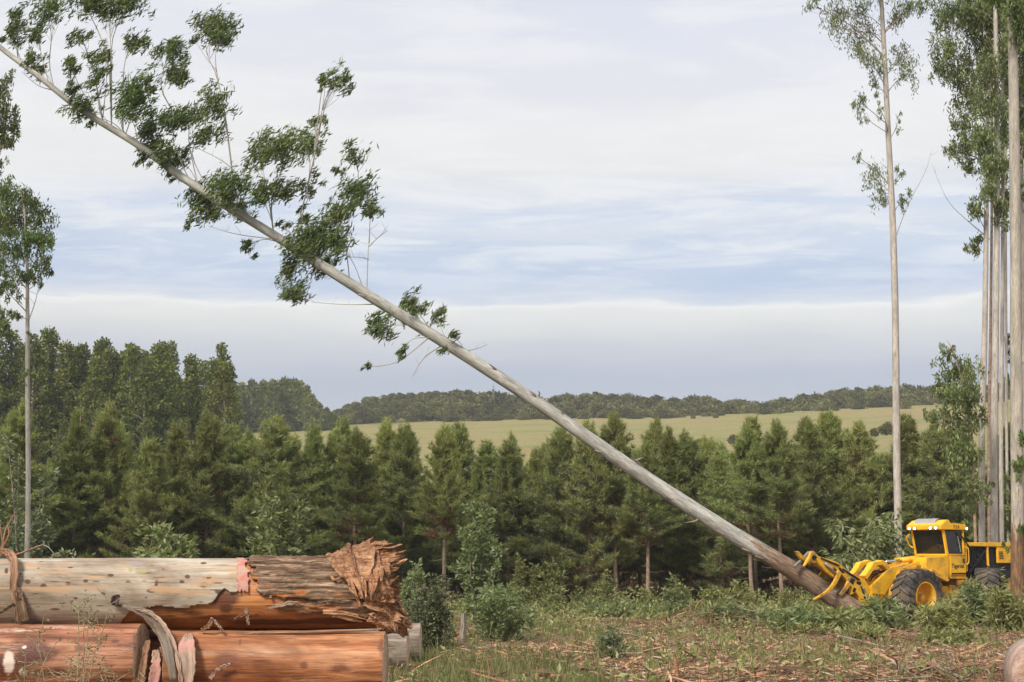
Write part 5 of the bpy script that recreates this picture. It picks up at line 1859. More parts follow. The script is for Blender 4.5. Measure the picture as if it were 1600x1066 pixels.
# paint band lies on the bark
keepv = (PX > 371 + 4 * (vnoise(np.stack([PY * .2, PY * 0, PY * 0], -1), 1) - .5)) & (PX < np.interp(PY, [870, 880, 925], [383, 387, 395]) + 9 * (vnoise(np.stack([PY * .25, PY * 0, PY * 0], -1), 6) - .5)) & (PY < 924 + 4 * vnoise(np.stack([PX * .4, PX * 0, PX * 0], -1), 2)) & (np.cos(PH) > -.3)
keepv &= vnoise(np.stack([PX * .22, PY * .5, PX * 0], -1), 31) < .80
Pp, PHp, Fp = log_surface(px_x(366), px_x(398), LOGD, zc1, lambda X, PH: r_top(X, PH, .008), 60, 190)
PXp, PYp = project(Pp)
kv = (PXp > 370 + 5 * (vnoise(np.stack([PYp * .2, PYp * 0, PYp * 0], -1), 1) - .5)) & (PXp < np.interp(PYp, [870, 880, 925], [382, 387, 394]) + 9 * (vnoise(np.stack([PYp * .25, PYp * 0, PYp * 0], -1), 6) - .5)) & (PYp < 923 + 5 * vnoise(np.stack([PXp * .4, PXp * 0, PXp * 0], -1), 2)) & (np.cos(PHp) > -.3)
shell('paint_band', Pp, Fp, kv[:-1, :-1] & kv[1:, 1:] & kv[1:, :-1] & kv[:-1, 1:], M['paint'], top_log, base1, .004)

# rough old bark towards the butt
def r_rough(X, PH):
    q = np.stack([X * 6, np.cos(PH) * 14, np.sin(PH) * 14], -1)
    rdg = np.abs(fbm(q, 4, 40) - .5) * 2
    return r_top(X, PH, .012) + .045 * (rdg - .25) + .02 * fbm(np.stack([X * 2, np.cos(PH) * 3, np.sin(PH) * 3], -1), 3, 50)


P, PH, F = log_surface(px_x(380), px_x(612), LOGD, zc1, r_rough, 320, 220)
PX, PY = project(P)
edge = np.interp(PX, [380, 395, 420, 470, 520, 545, 580, 620], [926, 928, 931, 936, 946, 955, 972, 985]) + 6 * (fbm(np.stack([PX * .09, PX * 0, PX * 0], -1), 4, 13) - .5) * 2
left = np.interp(PY, [860, 890, 925], [386, 394, 400]) + 22 * (fbm(np.stack([PY * .15, PY * 0, PX * .02], -1), 3, 19) - .5)
rgt = np.interp(PY, [870, 905, 940, 985], [520, 556, 575, 606]) + 22 * (fbm(np.stack([PY * .13, PY * 0, PX * 0], -1), 3, 23) - .5)
strip2 = (PY > 944 + 5 * (vnoise(np.stack([PX * .08, PX * 0, PX * 0], -1), 7) - .5)) & (PY < np.interp(PX, [430, 470, 560, 600], [950, 957, 962, 976]) + 4 * vnoise(np.stack([PX * .15, PX * 0, PX * 0], -1), 8)) & (PX > 428)
front = np.cos(PH) > -.2
keepv = np.where(front, ((PY < edge) | strip2) & (PX > left) & (PX < rgt), (PX < 590))
keep = keepv[:-1, :-1] & keepv[1:, :-1] & keepv[:-1, 1:] & keepv[1:, 1:]
rust = blobs(PX, PY, [(398, 908, 10, 14, .75), (470, 926, 14, 6, .9), (530, 930, 30, 4, .6), (440, 930, 20, 4, .8), (500, 950, 60, 5, .7), (560, 945, 20, 10, .5), (420, 915, 14, 4, .6)])
shell('rough_bark', P, F, keep, M['roughbark'], top_log, base1, .02, {'rust': rust})


# torn end: tapering, bent, fibrous splinters
def splinter(pts, w0, w1, th, name, parent, base, mats, seed, twist=0.0, n=10, up=(0, 0, 1), cols=5, cup=.25, fray=.0):
    """a torn tongue of wood: fibres run along it as ridges, the tip frays into points of unequal length"""
    rng = np.random.default_rng(seed)
    P = resample(pts, n)
    T = unit(np.gradient(P, axis=0))
    upv = np.asarray(up, float)
    S = unit(np.cross(T, upv) + 1e-5)
    V, F = [], []
    lc = 1 - fray * rng.random(cols) ** .8
    rid = rng.normal(0, .35, cols) * th
    wn_ = .82 + .36 * vnoise(np.column_stack([np.arange(n) * .7 + seed * 3.1, np.zeros(n), np.zeros(n)]), 3)
    fi = np.linspace(0, 1, n)
    for i in range(n):
        for side in (1, -1):
            for c in range(cols):
                f = fi[i] * lc[c]
                g = c / (cols - 1) * 2 - 1
                p = np.array([np.interp(f, fi, P[:, q]) for q in range(3)])
                k_ = min(n - 1, int(f * (n - 1) + .5))
                s, t = S[k_], T[k_]
                a = twist * f
                s = s * math.cos(a) + np.cross(t, s) * math.sin(a)
                nn = np.cross(t, s)
                w = max((w0 * (1 - f) ** .7 + w1 * f) * wn_[k_], w1 * .5)
                edge_k = .5 if 0 < c < cols - 1 else .12
                V.append(p + s * w * g + nn * (th * side * edge_k * (1 - .6 * f) + rid[c] * (1 if side > 0 else .6) + cup * w * g * g + rng.normal(0, th * .10)))
    k2_ = cols * 2
    for i in range(n - 1):
        a = i * k2_
        for c in range(cols - 1):
            F.append((a + c, a + c + 1, a + k2_ + c + 1, a + k2_ + c))
            F.append((a + cols + c + 1, a + cols + c, a + k2_ + cols + c, a + k2_ + cols + c + 1))
        F.append((a, a + k2_, a + k2_ + cols, a + cols))
        F.append((a + cols - 1, a + 2 * cols - 1, a + k2_ + 2 * cols - 1, a + k2_ + cols - 1))
    e = (n - 1) * k2_
    for c in range(cols - 1):
        F.append((c, c + cols, c + cols + 1, c + 1))
        F.append((e + c + 1, e + c + cols + 1, e + c + cols, e + c))
    mb = MB()
    mb.add(np.array(V) - base, F)
    return mb.build(name, mats, parent)


rn = random.Random(17)
# dense brush of torn fibre all over the end face
for i in range(120):
    a = rn.uniform(-math.pi, math.pi)
    q = rn.random() ** .5
    rr = r1 * q * .98
    y, z = LOGD - rr * math.cos(a), zc1 + rr * math.sin(a)
    lim = np.interp(z, [zc1 - r1, zc1, zc1 + r1], [618, 600, 566]) + rn.uniform(-14, 14)
    xe = px_x(lim)
    ln = rn.uniform(.10, .30) * (1.15 - .4 * q)
    p0 = np.array((xe - .22, y, z))
    droop = rn.uniform(-.10, .06)
    p1 = np.array((xe, y - rn.uniform(-.02, .03) * q, z + droop * .3))
    p2 = np.array((xe + ln * .6, y - math.cos(a) * q * .07 + rn.uniform(-.05, .05), z + math.sin(a) * q * .06 + droop * .6))
    splinter([p0, p1, p2 - np.array((ln * .3, 0, 0)), p2], rn.uniform(.035, .08), .008, rn.uniform(.014, .035), 'splinter', top_log, base1, M['splint'], i, rn.uniform(-.8, .8), 8, (0, rn.uniform(-1, 1), rn.uniform(-1, 1)), 5, .2, .45)
FY0 = LOGD - r1
SH = [  # folded back slab of torn wood: roots near the top of the log, fingers up and right, and hanging down
    # broad hanging flap
    ([(548, 858), (556, 885), (566, 915), (577, 957)], .24, .02, .04, -.14, 17, .45), ([(530, 862), (540, 880), (552, 905), (566, 948)], .13, .02, .035, -.12, 11, .4), ([(572, 866), (580, 890), (582, 915), (574, 944)], .15, .02, .035, -.16, 13, .5),
    ([(522, 866), (528, 880), (536, 894), (546, 912)], .07, .012, .03, -.08, 7, .4), ([(590, 872), (597, 890), (601, 903), (605, 915)], .11, .02, .04, -.12, 11, .5),
    # slabs thrown up and right
    ([(535, 872), (565, 868), (592, 858), (617, 852)], .10, .05, .045, .02, 13, .3), ([(548, 876), (580, 874), (608, 866), (634, 858)], .11, .045, .045, .05, 13, .35), ([(552, 884), (585, 882), (612, 874), (637, 867)], .09, .05, .04, .0, 11, .3),
    ([(545, 868), (575, 864), (598, 862), (612, 860)], .07, .02, .04, -.06, 9, .5), ([(560, 890), (590, 890), (612, 886), (628, 880)], .10, .03, .045, -.04, 11, .5),
    # middle lumps
    ([(560, 888), (585, 900), (606, 904), (624, 896)], .13, .03, .05, -.08, 13, .5), ([(570, 900), (596, 910), (615, 914), (632, 917)], .10, .02, .05, .02, 11, .5), ([(566, 915), (590, 922), (610, 930), (626, 936)], .13, .03, .05, -.02, 13, .5),
    ([(575, 930), (596, 940), (612, 946), (628, 950)], .14, .03, .05, .0, 13, .5), ([(580, 905), (596, 925), (606, 945), (610, 962)], .12, .03, .05, -.08, 11, .5),
    # hanging mass at the lower right
    ([(585, 945), (604, 956), (622, 968), (642, 985)], .12, .02, .05, -.04, 13, .5), ([(590, 955), (604, 968), (614, 980), (618, 992)], .10, .02, .05, -.08, 11, .5), ([(600, 940), (615, 950), (628, 962), (640, 968)], .10, .02, .05, .0, 11, .5),
    ([(580, 960), (596, 972), (604, 980), (608, 990)], .08, .015, .04, -.10, 9, .5), ([(608, 950), (624, 962), (638, 976), (650, 984)], .06, .01, .035, .06, 7, .4),
    # loose bits
    ([(516, 896), (522, 906), (530, 903), (536, 900)], .014, .006, .012, -.06, 5, 0), ([(440, 949), (462, 944), (470, 941)], .014, .008, .012, -.03, 5, 0), ([(520, 960), (545, 966), (570, 972)], .03, .01, .02, -.03, 5, .3), ([(505, 955), (540, 958), (580, 968)], .03, .01, .02, -.02, 5, .3)]
for i, (pts, w0, w1, th, dy, cl, fr_) in enumerate(SH):
    n_ = len(pts)
    wp = []
    for j, (x, y) in enumerate(pts):
        zz = at(x, y, LOGD)[2] - zc1
        yb = LOGD - math.sqrt(max(r1 * r1 - zz * zz, .0))
        Yq = yb - .03 + dy * (.3 + .7 * j / (n_ - 1)) if x < 600 else LOGD - .25 + dy
        wp.append(at(x, y, Yq))
    splinter(wp, w0, w1, th, 'torn_slab', top_log, base1, M['splint'], 300 + i, rn.uniform(-.25, .25), 14, (0, -1, .25), cl, -.12, fr_)
# ring of small chips on the upper bark
for i in range(16):
    px, py = rn.uniform(400, 520), 873
    p = at(px, 876, LOGD - .05)
    e = p + np.array((rn.uniform(.03, .12) * rn.choice((-1, 1)), rn.uniform(-.05, .05), rn.uniform(.01, .05)))
    splinter([p, (p + e) / 2 + np.array((0, 0, .012)), e], .014, .004, .008, 'bark_chip', top_log, base1, M['strip'], 400 + i, 0, 5)

# second row ------------------------------------------------------------
Y2 = LOGD - .36
k2 = ppm(400, 1030, Y2)
r2a, r2b = 53 / k2, 50 / k2
zc2a, zc2b = float(at(120, 976 + 53, Y2)[2]), float(at(450, 986 + 51, Y2)[2])
b2a = np.array((px_x(60, 1000, Y2), Y2, zc2a - r2a))
la = thing('eucalyptus_log', 'reddish peeled log lying under the left part of the top log, behind dry twigs', 'log', b2a, 0, 'logs stacked in the left foreground')
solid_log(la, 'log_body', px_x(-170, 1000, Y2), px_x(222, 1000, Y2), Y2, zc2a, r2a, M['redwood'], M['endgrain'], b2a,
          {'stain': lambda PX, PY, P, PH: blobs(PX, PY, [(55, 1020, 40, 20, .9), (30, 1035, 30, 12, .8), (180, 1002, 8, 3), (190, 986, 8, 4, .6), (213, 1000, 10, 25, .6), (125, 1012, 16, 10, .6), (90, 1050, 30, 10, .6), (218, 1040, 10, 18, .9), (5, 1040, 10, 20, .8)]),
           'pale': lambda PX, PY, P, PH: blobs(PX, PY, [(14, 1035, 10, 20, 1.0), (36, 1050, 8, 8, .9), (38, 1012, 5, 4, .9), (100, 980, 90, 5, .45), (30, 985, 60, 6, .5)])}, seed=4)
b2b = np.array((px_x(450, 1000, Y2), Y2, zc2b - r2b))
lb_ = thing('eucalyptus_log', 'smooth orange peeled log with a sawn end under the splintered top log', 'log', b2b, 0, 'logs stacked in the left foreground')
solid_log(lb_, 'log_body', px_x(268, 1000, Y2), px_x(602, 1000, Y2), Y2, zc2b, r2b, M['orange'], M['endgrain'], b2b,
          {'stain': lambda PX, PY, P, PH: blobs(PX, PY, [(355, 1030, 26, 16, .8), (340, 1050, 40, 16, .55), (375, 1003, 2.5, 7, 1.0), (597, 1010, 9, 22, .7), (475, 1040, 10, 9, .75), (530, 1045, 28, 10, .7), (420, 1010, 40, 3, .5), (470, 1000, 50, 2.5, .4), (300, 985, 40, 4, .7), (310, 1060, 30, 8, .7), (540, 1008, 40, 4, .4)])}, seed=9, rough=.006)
# long peel lying along its top
pe = MB()
V, Fq, T = tube_arrays([at(x, y, Y2 - .12) for x, y in ((310, 990), (360, 992), (420, 989), (480, 988), (540, 986), (596, 983))], [.01, .016, .02, .02, .018, .006], 6)
pe.add(V - b2b, Fq, 0, T)
pe.build('bark_peel', M['strip'], lb_)
for x, yb in ((-170, 0), (60, 0)):
    pass
# back log of the second row and the row on the ground
low = [(px_x(-170), px_x(560), LOGD + .37, zc2b - .01, .35, 'peeled log behind the two front logs of the second row', M['redwood']),
       (px_x(-170), px_x(590), LOGD - .74, .33, .35, 'front log of the bottom row under the stack', M['orange']),
       (px_x(-160), px_x(560), LOGD + .0, .33, .35, 'middle log of the bottom row under the stack', M['redwood']),
       (px_x(-170), px_x(580), LOGD + .74, .33, .35, 'back log of the bottom row under the stack', M['orange'])]
for i, (x0, x1, yy, zz, rr, lab, mm_) in enumerate(low):
    b = np.array(((x0 + x1) / 2, yy, zz - rr))
    lg = thing('eucalyptus_log', lab, 'log', b, 0, 'logs stacked in the left foreground')
    solid_log(lg, 'log_body', x0, x1, yy, zz, rr, mm_, M['endgrain'], b, {'stain': lambda PX, PY, P, PH: PX * 0, 'pale': lambda PX, PY, P, PH: PX * 0}, 60, 40, seed=30 + i)
# more cut logs behind the stack, their right ends showing
for i, (px0, px1, pyt, pyb, lab, m_) in enumerate(((380, 637, 985, 1048, 'weathered grey log end showing right behind the orange log', M['greylog']),
                                                  (420, 657, 974, 1034, 'log with an orange rim behind the grey log end', M['greylog']),
                                                  (470, 673, 966, 1012, 'farthest log end with a pinkish top left of the dark bush', M['redwood']))):
    Y = on_ground(600, pyb)[1]
    k = ppm(600, pyb, Y)
    rr = (pyb - pyt) / 2 / k
    c = at(px1, (pyt + pyb) / 2, Y)
    x0 = px_x(px0, pyb, Y)
    b = np.array(((x0 + c[0]) / 2, Y, c[2] - rr))
    lg = thing('eucalyptus_log', lab, 'log', b, 0, 'logs lying behind the stack')
    z = lambda PX, PY, P, PH: PX * 0
    zs_ = lambda PX, PY, P, PH: fbm(P * np.array((1.2, 5, 5)), 4, 60) * 1.1 - .25
    solid_log(lg, 'log_body', x0, c[0], Y, c[2], rr, m_, M['endgrain'], b, {'stain': zs_, 'pale': z, 'warm': zs_, 'olive': z, 'mauve': z}, 90, 48, .02, 50 + i)

# pale round log end cut by the right edge
pe_c = at(1634, 1062, 19.0)
rb_ = 58 / ppm(1634, 1062, 19.0)
b = np.array((pe_c[0], 19.0, pe_c[2] - rb_))
rl = thing('peeled_log', 'smooth pale pink end of a peeled log at the bottom right corner', 'log', b)
V, Fq = [], []
mb = MB()
n_ = 40
prof_ = [(0, -.42), (.30, -.42), (.42, -.40), (.47, -.36), (.505, -.25), (.52, 0), (.52, 1.5), (0, 1.5)]
s_ = rb_ / .52
Vl = []
for i in range(n_):
    a = 2 * math.pi * i / n_
    for q, y in prof_:
        q2 = q * s_ * (1 + .03 * math.sin(3 * a + 1))
        Vl.append((q2 * math.cos(a) + .25 * y * s_, y * s_ * .9, rb_ + q2 * math.sin(a)))
m_ = len(prof_)
for i in range(n_):
    for j in range(m_ - 1):
        a_i, b_i = i * m_ + j, ((i + 1) % n_) * m_ + j
        Fq.append((a_i, b_i, b_i + 1, a_i + 1))
mb.add(Vl, Fq)
mb.build('log_body', wood_mat('pink_peeled_wood', [(.3, (.50, .33, .25)), (.55, (.62, .45, .36)), (.75, (.68, .53, .44))], (1.5, 1.5, 1.5), grain=.2), rl, smooth=True)


# bark strips and curls on the stack -----------------------------------------
def strip(pts, w, name, label, mats, seed, cat='bark strip', group='loose bark strips on the log stack', th=.008, up=(0, -1, .1), curl=.3, pink=None):
    P = resample(pts, 26)
    T = unit(np.gradient(P, axis=0))
    S = unit(np.cross(T, np.asarray(up, float)))
    nn = np.cross(T, S)
    cols = 7
    rng = np.random.default_rng(seed)
    wv = np.interp(np.linspace(0, 1, 26), np.linspace(0, 1, len(w)), w) * (1 + .22 * (fbm(np.column_stack([np.arange(26) * .35, np.full(26, seed * 2.7), np.zeros(26)]), 2, 5) - .5) * 2)
    g = np.linspace(-1, 1, cols)
    V = P[:, None] + S[:, None] * (wv[:, None, None] * g[None, :, None]) - nn[:, None] * (curl * wv[:, None, None] * (g ** 2)[None, :, None]) + rng.normal(0, .004, (26, cols, 3))
    base = P[np.argmin(P[:, 2])]
    i = np.arange(25)[:, None] * cols
    j = np.arange(cols - 1)[None]
    F = np.stack([i + j, i + j + 1, i + cols + j + 1, i + cols + j], -1).reshape(-1, 4)
    L = np.linspace(0, 1, 26)[:, None] * np.ones((1, cols)) * np.linalg.norm(np.diff(P, axis=0), axis=1).sum()
    tc = np.stack([g[None] * wv[:, None], 0 * L, L], -1)
    if mats in (M['greylog'], M['roughbark'], M['palebark']):
        tc = tc[..., ::-1]
    me = np_mesh(name, (V - base).reshape(-1, 3), F, smooth=True, attrs={'tc': tc.reshape(-1, 3), 'pink': np.full(26 * cols, 0.0) if pink is None else np.repeat(np.interp(np.linspace(0, 1, 26), *pink), cols)})
    o = obj(name, me, mats, None, tuple(base))
    sm = o.modifiers.new('thickness', 'SOLIDIFY')
    sm.thickness = th
    return tag(o, label, cat, group)


def pl_(lst):
    return [at(x, y, Y) for x, y, Y in lst]


f1_ = LOGD - r1
strip(pl_([(2, 862, LOGD), (14, 864, LOGD - .15), (21, 872, LOGD - .30), (22, 895, f1_ - .02), (21, 920, f1_ - .03), (24, 940, f1_ - .05), (27, 974, f1_ - .02)]), [.03, .04, .035, .03, .02, .012], 'bark_strip', 'long orange brown bark strip draped over the left end of the top log', M['strip'], 1)
strip(pl_([(19, 915, f1_ - .01), (27, 925, f1_ - .04), (33, 945, f1_ - .05), (38, 972, f1_ - .06)]), [.02, .035, .05, .055], 'bark_strip', "dark flat bark piece beside the draped strip at the top log's left end", M['roughbark'], 2)
strip(pl_([(0, 958, f1_ - .03), (10, 951, f1_ - .05), (22, 944, f1_ - .06)]), [.008, .012, .008], 'bark_strip', 'thin dark twig of bark crossing the left end of the top log', M['roughbark'], 3)
strip(pl_([(-8, 866, LOGD - .1), (4, 862, LOGD - .1), (12, 867, LOGD - .2), (17, 876, LOGD - .28)]), [.012, .02, .02, .012], 'bark_strip', 'small rusty curl of bark at the very left end of the top log', M['strip'], 4)
strip(pl_([(182, 945, f1_ - .0), (205, 950, f1_ - .09), (232, 962, f1_ - .16), (250, 985, f1_ - .28), (262, 1015, 14.20), (272, 1064, 14.18)]), [.01, .025, .05, .055, .045, .03], 'bark_sheet', 'grey sheet of bark peeling down in an arc between the two second row logs', M['greylog'], 5, curl=.15)
strip(pl_([(210, 950, f1_ - .10), (236, 960, f1_ - .20), (256, 978, f1_ - .30), (270, 1005, 14.26), (280, 1040, 14.17), (284, 1085, 14.16)]), [.006, .013, .020, .024, .020, .014], 'bark_strip', 'narrow pale inner bark strip arching over the grey peeling sheet', M['stripin'], 6)
strip(pl_([(252, 978, f1_ - .18), (262, 990, f1_ - .25), (268, 1005, f1_ - .27), (270, 1020, f1_ - .26)]), [.04, .045, .03, .02], 'bark_strip', 'tan bark flake standing up where the arching strips meet', M['strip'], 7)
strip(pl_([(296, 990, 14.44), (292, 1005, 14.27), (294, 1040, 14.19), (286, 1090, 14.18)]), [.03, .07, .08, .06], 'bark_sheet', "ragged pale bark sheet with a pink patch before the orange log's left end", M['stripin'], 8, pink=([0, .2, .35, .6, 1], [0, .2, .75, .1, .3]), curl=.2)
strip(pl_([(243, 1016, f1_ - .18), (244, 1040, f1_ - .26), (237, 1085, f1_ - .27)]), [.03, .045, .055], 'bark_sheet', 'pink inside of a bark piece hanging in the gap between the logs', M['stripin'], 9, pink=([0, .3, .5, 1], [0, .3, .9, .9]))
strip(pl_([(232, 1000, f1_ - .1), (227, 1020, f1_ - .2), (222, 1050, f1_ - .25), (215, 1085, f1_ - .25)]), [.02, .03, .035, .03], 'bark_strip', 'brown bark strip curling off the end of the reddish log', M['strip'], 10)
strip(pl_([(255, 1010, f1_ - .14), (256, 1040, f1_ - .2), (262, 1085, f1_ - .2)]), [.03, .05, .05], 'bark_strip', 'dark bark strip in the shaded gap between the second row logs', M['strip'], 11)
strip(pl_([(178, 946, f1_ - .02), (181, 937, f1_ - .06), (186, 930, f1_ - .08)]), [.035, .045, .012], 'dead_leaf', 'dark purple brown dead leaf stuck on the front of the top log', plain_mat('purple_dead_leaf', (.075, .045, .05), .8), 12, 'leaf', None, .004)
strip(pl_([(314, 985, f1_ - .14), (326, 978, f1_ - .2), (331, 967, f1_ - .2)]), [.012, .022, .006], 'wood_chip', 'curled tan chip in the gap under the middle of the top log', M['strip'], 13, 'chip', 'small chips caught on the logs')
strip(pl_([(331, 967, f1_ - .17), (338, 974, f1_ - .19), (347, 985, f1_ - .2)]), [.006, .012, .008], 'wood_chip', 'thin pale chip leaning on the curled tan chip', M['stripin'], 14, 'chip', 'small chips caught on the logs')
strip(pl_([(385, 950, f1_ - .04), (386, 962, f1_ - .05), (388, 976, f1_ - .05)]), [.012, .014, .008], 'wood_chip', 'upright whitish chip stuck on the brown underside of the top log', M['stripin'], 15, 'chip', 'small chips caught on the logs')
strip(pl_([(366, 968, f1_ - .04), (378, 962, f1_ - .06), (388, 958, f1_ - .05)]), [.006, .01, .006], 'wood_chip', 'slanting reddish chip left of the upright whitish one', M['strip'], 16, 'chip', 'small chips caught on the logs')
strip(pl_([(420, 951, f1_ - .02), (440, 945, f1_ - .05), (466, 942, f1_ - .04)]), [.008, .018, .012], 'wood_chip', 'long whitish sliver lying along the rough bark edge', M['stripin'], 17, 'chip', 'small chips caught on the logs')
strip(pl_([(328, 1062, 14.25), (340, 1046, 14.25), (360, 1038, 14.25)]), [.012, .016, .008], 'wood_chip', 'crooked white sliver on the lower front of the orange log', M['stripin'], 18, 'chip', 'small chips caught on the logs')


# dry twiggy weeds in front of the stack ---------------------------------
M['dryleaf'] = leaf_mat('dry_sprig_leaves', [(0, (.12, .10, .035)), (.5, (.2, .18, .07)), (1, (.16, .13, .05))], .3, .6, .2)


def sprig(label, px, pyt, Y, seed, spreadpx=50, n=4):
    rng = np.random.default_rng(seed)
    k = ppm(px, 1000, Y)
    b = np.array((at(px, 1000, Y)[0], Y, float(terrain(at(px, 1000, Y)[0], Y)) - .02))
    root = thing('dry_weed', label, 'weed', b, 0, 'dry twiggy weeds before the log stack')
    top = at(px, pyt, Y)[2] - b[2]
    mb = MB()
    C = []
    for i in range(n):
        ex = rng.uniform(-1, 1) * spreadpx / k
        h = top * (rng.uniform(.72, 1.0) if i else 1.0)
        pts = resample([(0, 0, 0), (ex * .25, rng.normal(0, .04), h * .55), (ex, rng.normal(0, .10), h)], 16) + rng.normal(0, .006, (16, 3))
        mb.tube(pts, np.linspace(.008, .0025, 16), 5)
        for q in range(6, 16):
            for r_ in range(2):
                if rng.random() < .35:
                    continue
                d = np.array((rng.normal(0, 1), rng.normal(0, .6), rng.uniform(.1, .9)))
                L = rng.uniform(.06, .22)
                e = pts[q] + unit(d) * L
                m2 = (pts[q] + e) / 2 + rng.normal(0, .012, 3)
                mb.tube([pts[q], m2, e], [.004, .003, .0015], 4)
                C += [e, m2, e + rng.normal(0, .02, 3), m2 + rng.normal(0, .02, 3)]
    mb.build('stems', plain_mat('dry_stem', (.30, .25, .15), .8, .3, 20, bumpd=0), root)
    C = np.array(C)
    L = rng.uniform(.02, .045, len(C))
    V, F = leaf_arrays(C, rng.normal(0, 1, (len(C), 3)), rng.normal(size=(len(C), 3)), L, L * .5)
    obj('leaves', np_mesh('leaves', V, F), M['dryleaf'], root)
    return root


sprig('tallest dry twiggy weed before the reddish log', 128, 935, 13.75, 1, 60, 5)
sprig('dry twiggy weed with a bent fork left of the tallest one', 82, 990, 13.6, 2, 45, 4)
sprig('low tangle of dry weed at the right end of the reddish log', 188, 1005, 13.7, 3, 50, 5)
sprig('short dry weed at the left end of the reddish log', 40, 1015, 13.6, 4, 35, 4)
bg = MB()
bb = at(6, 872, LOGD)
for pts in ([(0, 868), (5, 845), (10, 825), (26, 798)], [(6, 850), (2, 835), (0, 818)], [(3, 858), (14, 835), (12, 822)], [(10, 872), (40, 862), (70, 850)]):
    bg.tube(resample([at(x, y, LOGD + .25) for x, y in pts], 9) - bb, np.linspace(.016, .006, 9), 5)
o = bg.build('dry_twig', M['strip'], None, loc=tuple(bb))
tag(o, 'rusty forked dry twig standing up behind the left end of the top log', 'twig')


# ------------------------------------------------------------------ pieces of wood on the clearing
M['slab'] = wood_mat('bark_slab', [(.28, (.13, .065, .038)), (.48, (.30, .16, .09)), (.68, (.44, .27, .17))], (4, 4, .8), rough=.9)
M['stickgrey'] = wood_mat('grey_stick', [(.28, (.22, .18, .14)), (.5, (.36, .31, .26)), (.7, (.48, .43, .37))], (4, 4, .8), rough=.9)


def ground_stick(label, pts, w0, w1, m_, name='stick', cat='stick', lift=.03, flat=.6, seed=0, group='wood left lying on the clearing'):
    W = []
    for x, y in pts:
        p = on_ground(x, y, 0)
        p[2] = float(terrain(p[0], p[1])) + lift
        W.append(p)
    P = resample(W, 18)
    rng = np.random.default_rng(seed)
    P = P + rng.normal(0, .02, P.shape) * np.array((1, 1, .5))
    V, F, T = tube_arrays(P, np.linspace(w0, w1, 18) * (1 + .18 * rng.normal(size=18)), 8, .25)
    V[:, 2] = P[np.repeat(np.arange(18), 8), 2] + (V[:, 2] - P[np.repeat(np.arange(18), 8), 2]) * flat
    b = P[0]
    mb = MB()
    mb.add(V - b, [tuple(f) for f in F] + [tuple(range(7, -1, -1)), tuple(range(17 * 8, 18 * 8))], 0, T)
    return tag(mb.build(name, m_, None, smooth=True, loc=tuple(b)), label, cat, group)


def upright(label, px, pt, pb, w, m_, seed, lean=4):
    Y = on_ground(px, pb)[1]
    p0, p1 = at(px, pb, Y), at(px + lean, pt, Y)
    p0[2] = float(terrain(p0[0], Y)) - .03
    o = splinter([p0, (p0 + p1) / 2 + np.array((.02, 0, 0)), p1], w, w * .45, w * .8, 'stake', None, p0, m_, seed, .3, 8, (0, -1, 0))
    o.location = tuple(p0)
    return tag(o, label, 'stake', 'wood left lying on the clearing')


ground_stick('thick grey stick lying in the grass right of the log ends', [(668, 1018), (720, 1015), (790, 1011)], .07, .05, M['stickgrey'], seed=1)
ground_stick('pale orange split chunk on the litter near the middle', [(980, 1009), (1008, 1012), (1040, 1016)], .10, .05, M['splint'], 'wood_chunk', 'wood chunk', .06, .8, 2)
ground_stick('long thin fallen branch behind the low dark bush', [(905, 958), (960, 968), (1020, 967), (1085, 975)], .05, .035, M['stickgrey'], seed=3)
ground_stick('broken brown branch sloping right from the end of the long thin branch', [(1035, 976), (1075, 992), (1112, 1001)], .06, .03, M['slab'], seed=4)
ground_stick('long brown branch on the litter below the felling head', [(1225, 990), (1290, 992), (1345, 989), (1400, 992)], .08, .06, M['slab'], seed=5)
ground_stick('thin stick continuing right of the long brown branch', [(1405, 1000), (1480, 996), (1560, 992), (1610, 990)], .05, .03, M['slab'], seed=6)
ground_stick('long orange bark slab at the bottom edge left of the pale log end', [(1372, 1056), (1420, 1050), (1470, 1056)], .09, .07, M['slab'], 'bark_slab', 'bark slab', .04, .5, 7)
ground_stick('pale jagged bark slab right of the long orange slab at the bottom edge', [(1452, 1048), (1505, 1046), (1552, 1054)], .08, .06, M['splint'], 'bark_slab', 'bark slab', .05, .5, 8)
ground_stick('brown slab half buried in litter at the right end of the long thin branch', [(1120, 975), (1160, 972), (1200, 968)], .07, .05, M['slab'], 'bark_slab', 'bark slab', .04, .6, 9)
ground_stick('split pale slab before the leafy heap under the leaning butt', [(1195, 983), (1240, 980), (1285, 984)], .06, .04, M['splint'], 'bark_slab', 'bark slab', .04, .6, 10)
ground_stick('curved brown branch lying left of the low leafy heap', [(1020, 968), (1050, 962), (1078, 969)], .07, .05, M['slab'], seed=11)
ground_stick('small tan slab on the litter between the stump like chip and the right edge', [(1330, 1018), (1370, 1014), (1410, 1018)], .05, .03, M['slab'], 'bark_slab', 'bark slab', .04, .6, 12)
ground_stick('thin grey stick at the bottom edge under the middle of the picture', [(1120, 1052), (1180, 1044), (1240, 1040)], .025, .015, M['stickgrey'], seed=13)
ground_stick('orange split piece in the grass left of the bright green shrub', [(735, 984), (752, 990), (768, 986)], .06, .04, M['splint'], 'wood_chunk', 'wood chunk', .06, .8, 14)
upright('upright split stake standing alone at the bottom edge right of the middle', 1058, 1021, 1064, .045, M['splint'], 501, -5)
upright('stout pale chip sticking up from the litter below the long brown branch', 1250, 1004, 1024, .10, M['splint'], 502, 0)
upright('short grey stump like post beside the dark bush right of the log ends', 722, 958, 1008, .10, M['stickgrey'], 503, 2)
upright('bent brown stake in the grass below the grey stick', 765, 1026, 1062, .03, M['slab'], 504, -3)
tw = MB()
b = on_ground(1500, 1058)
b[2] = 0
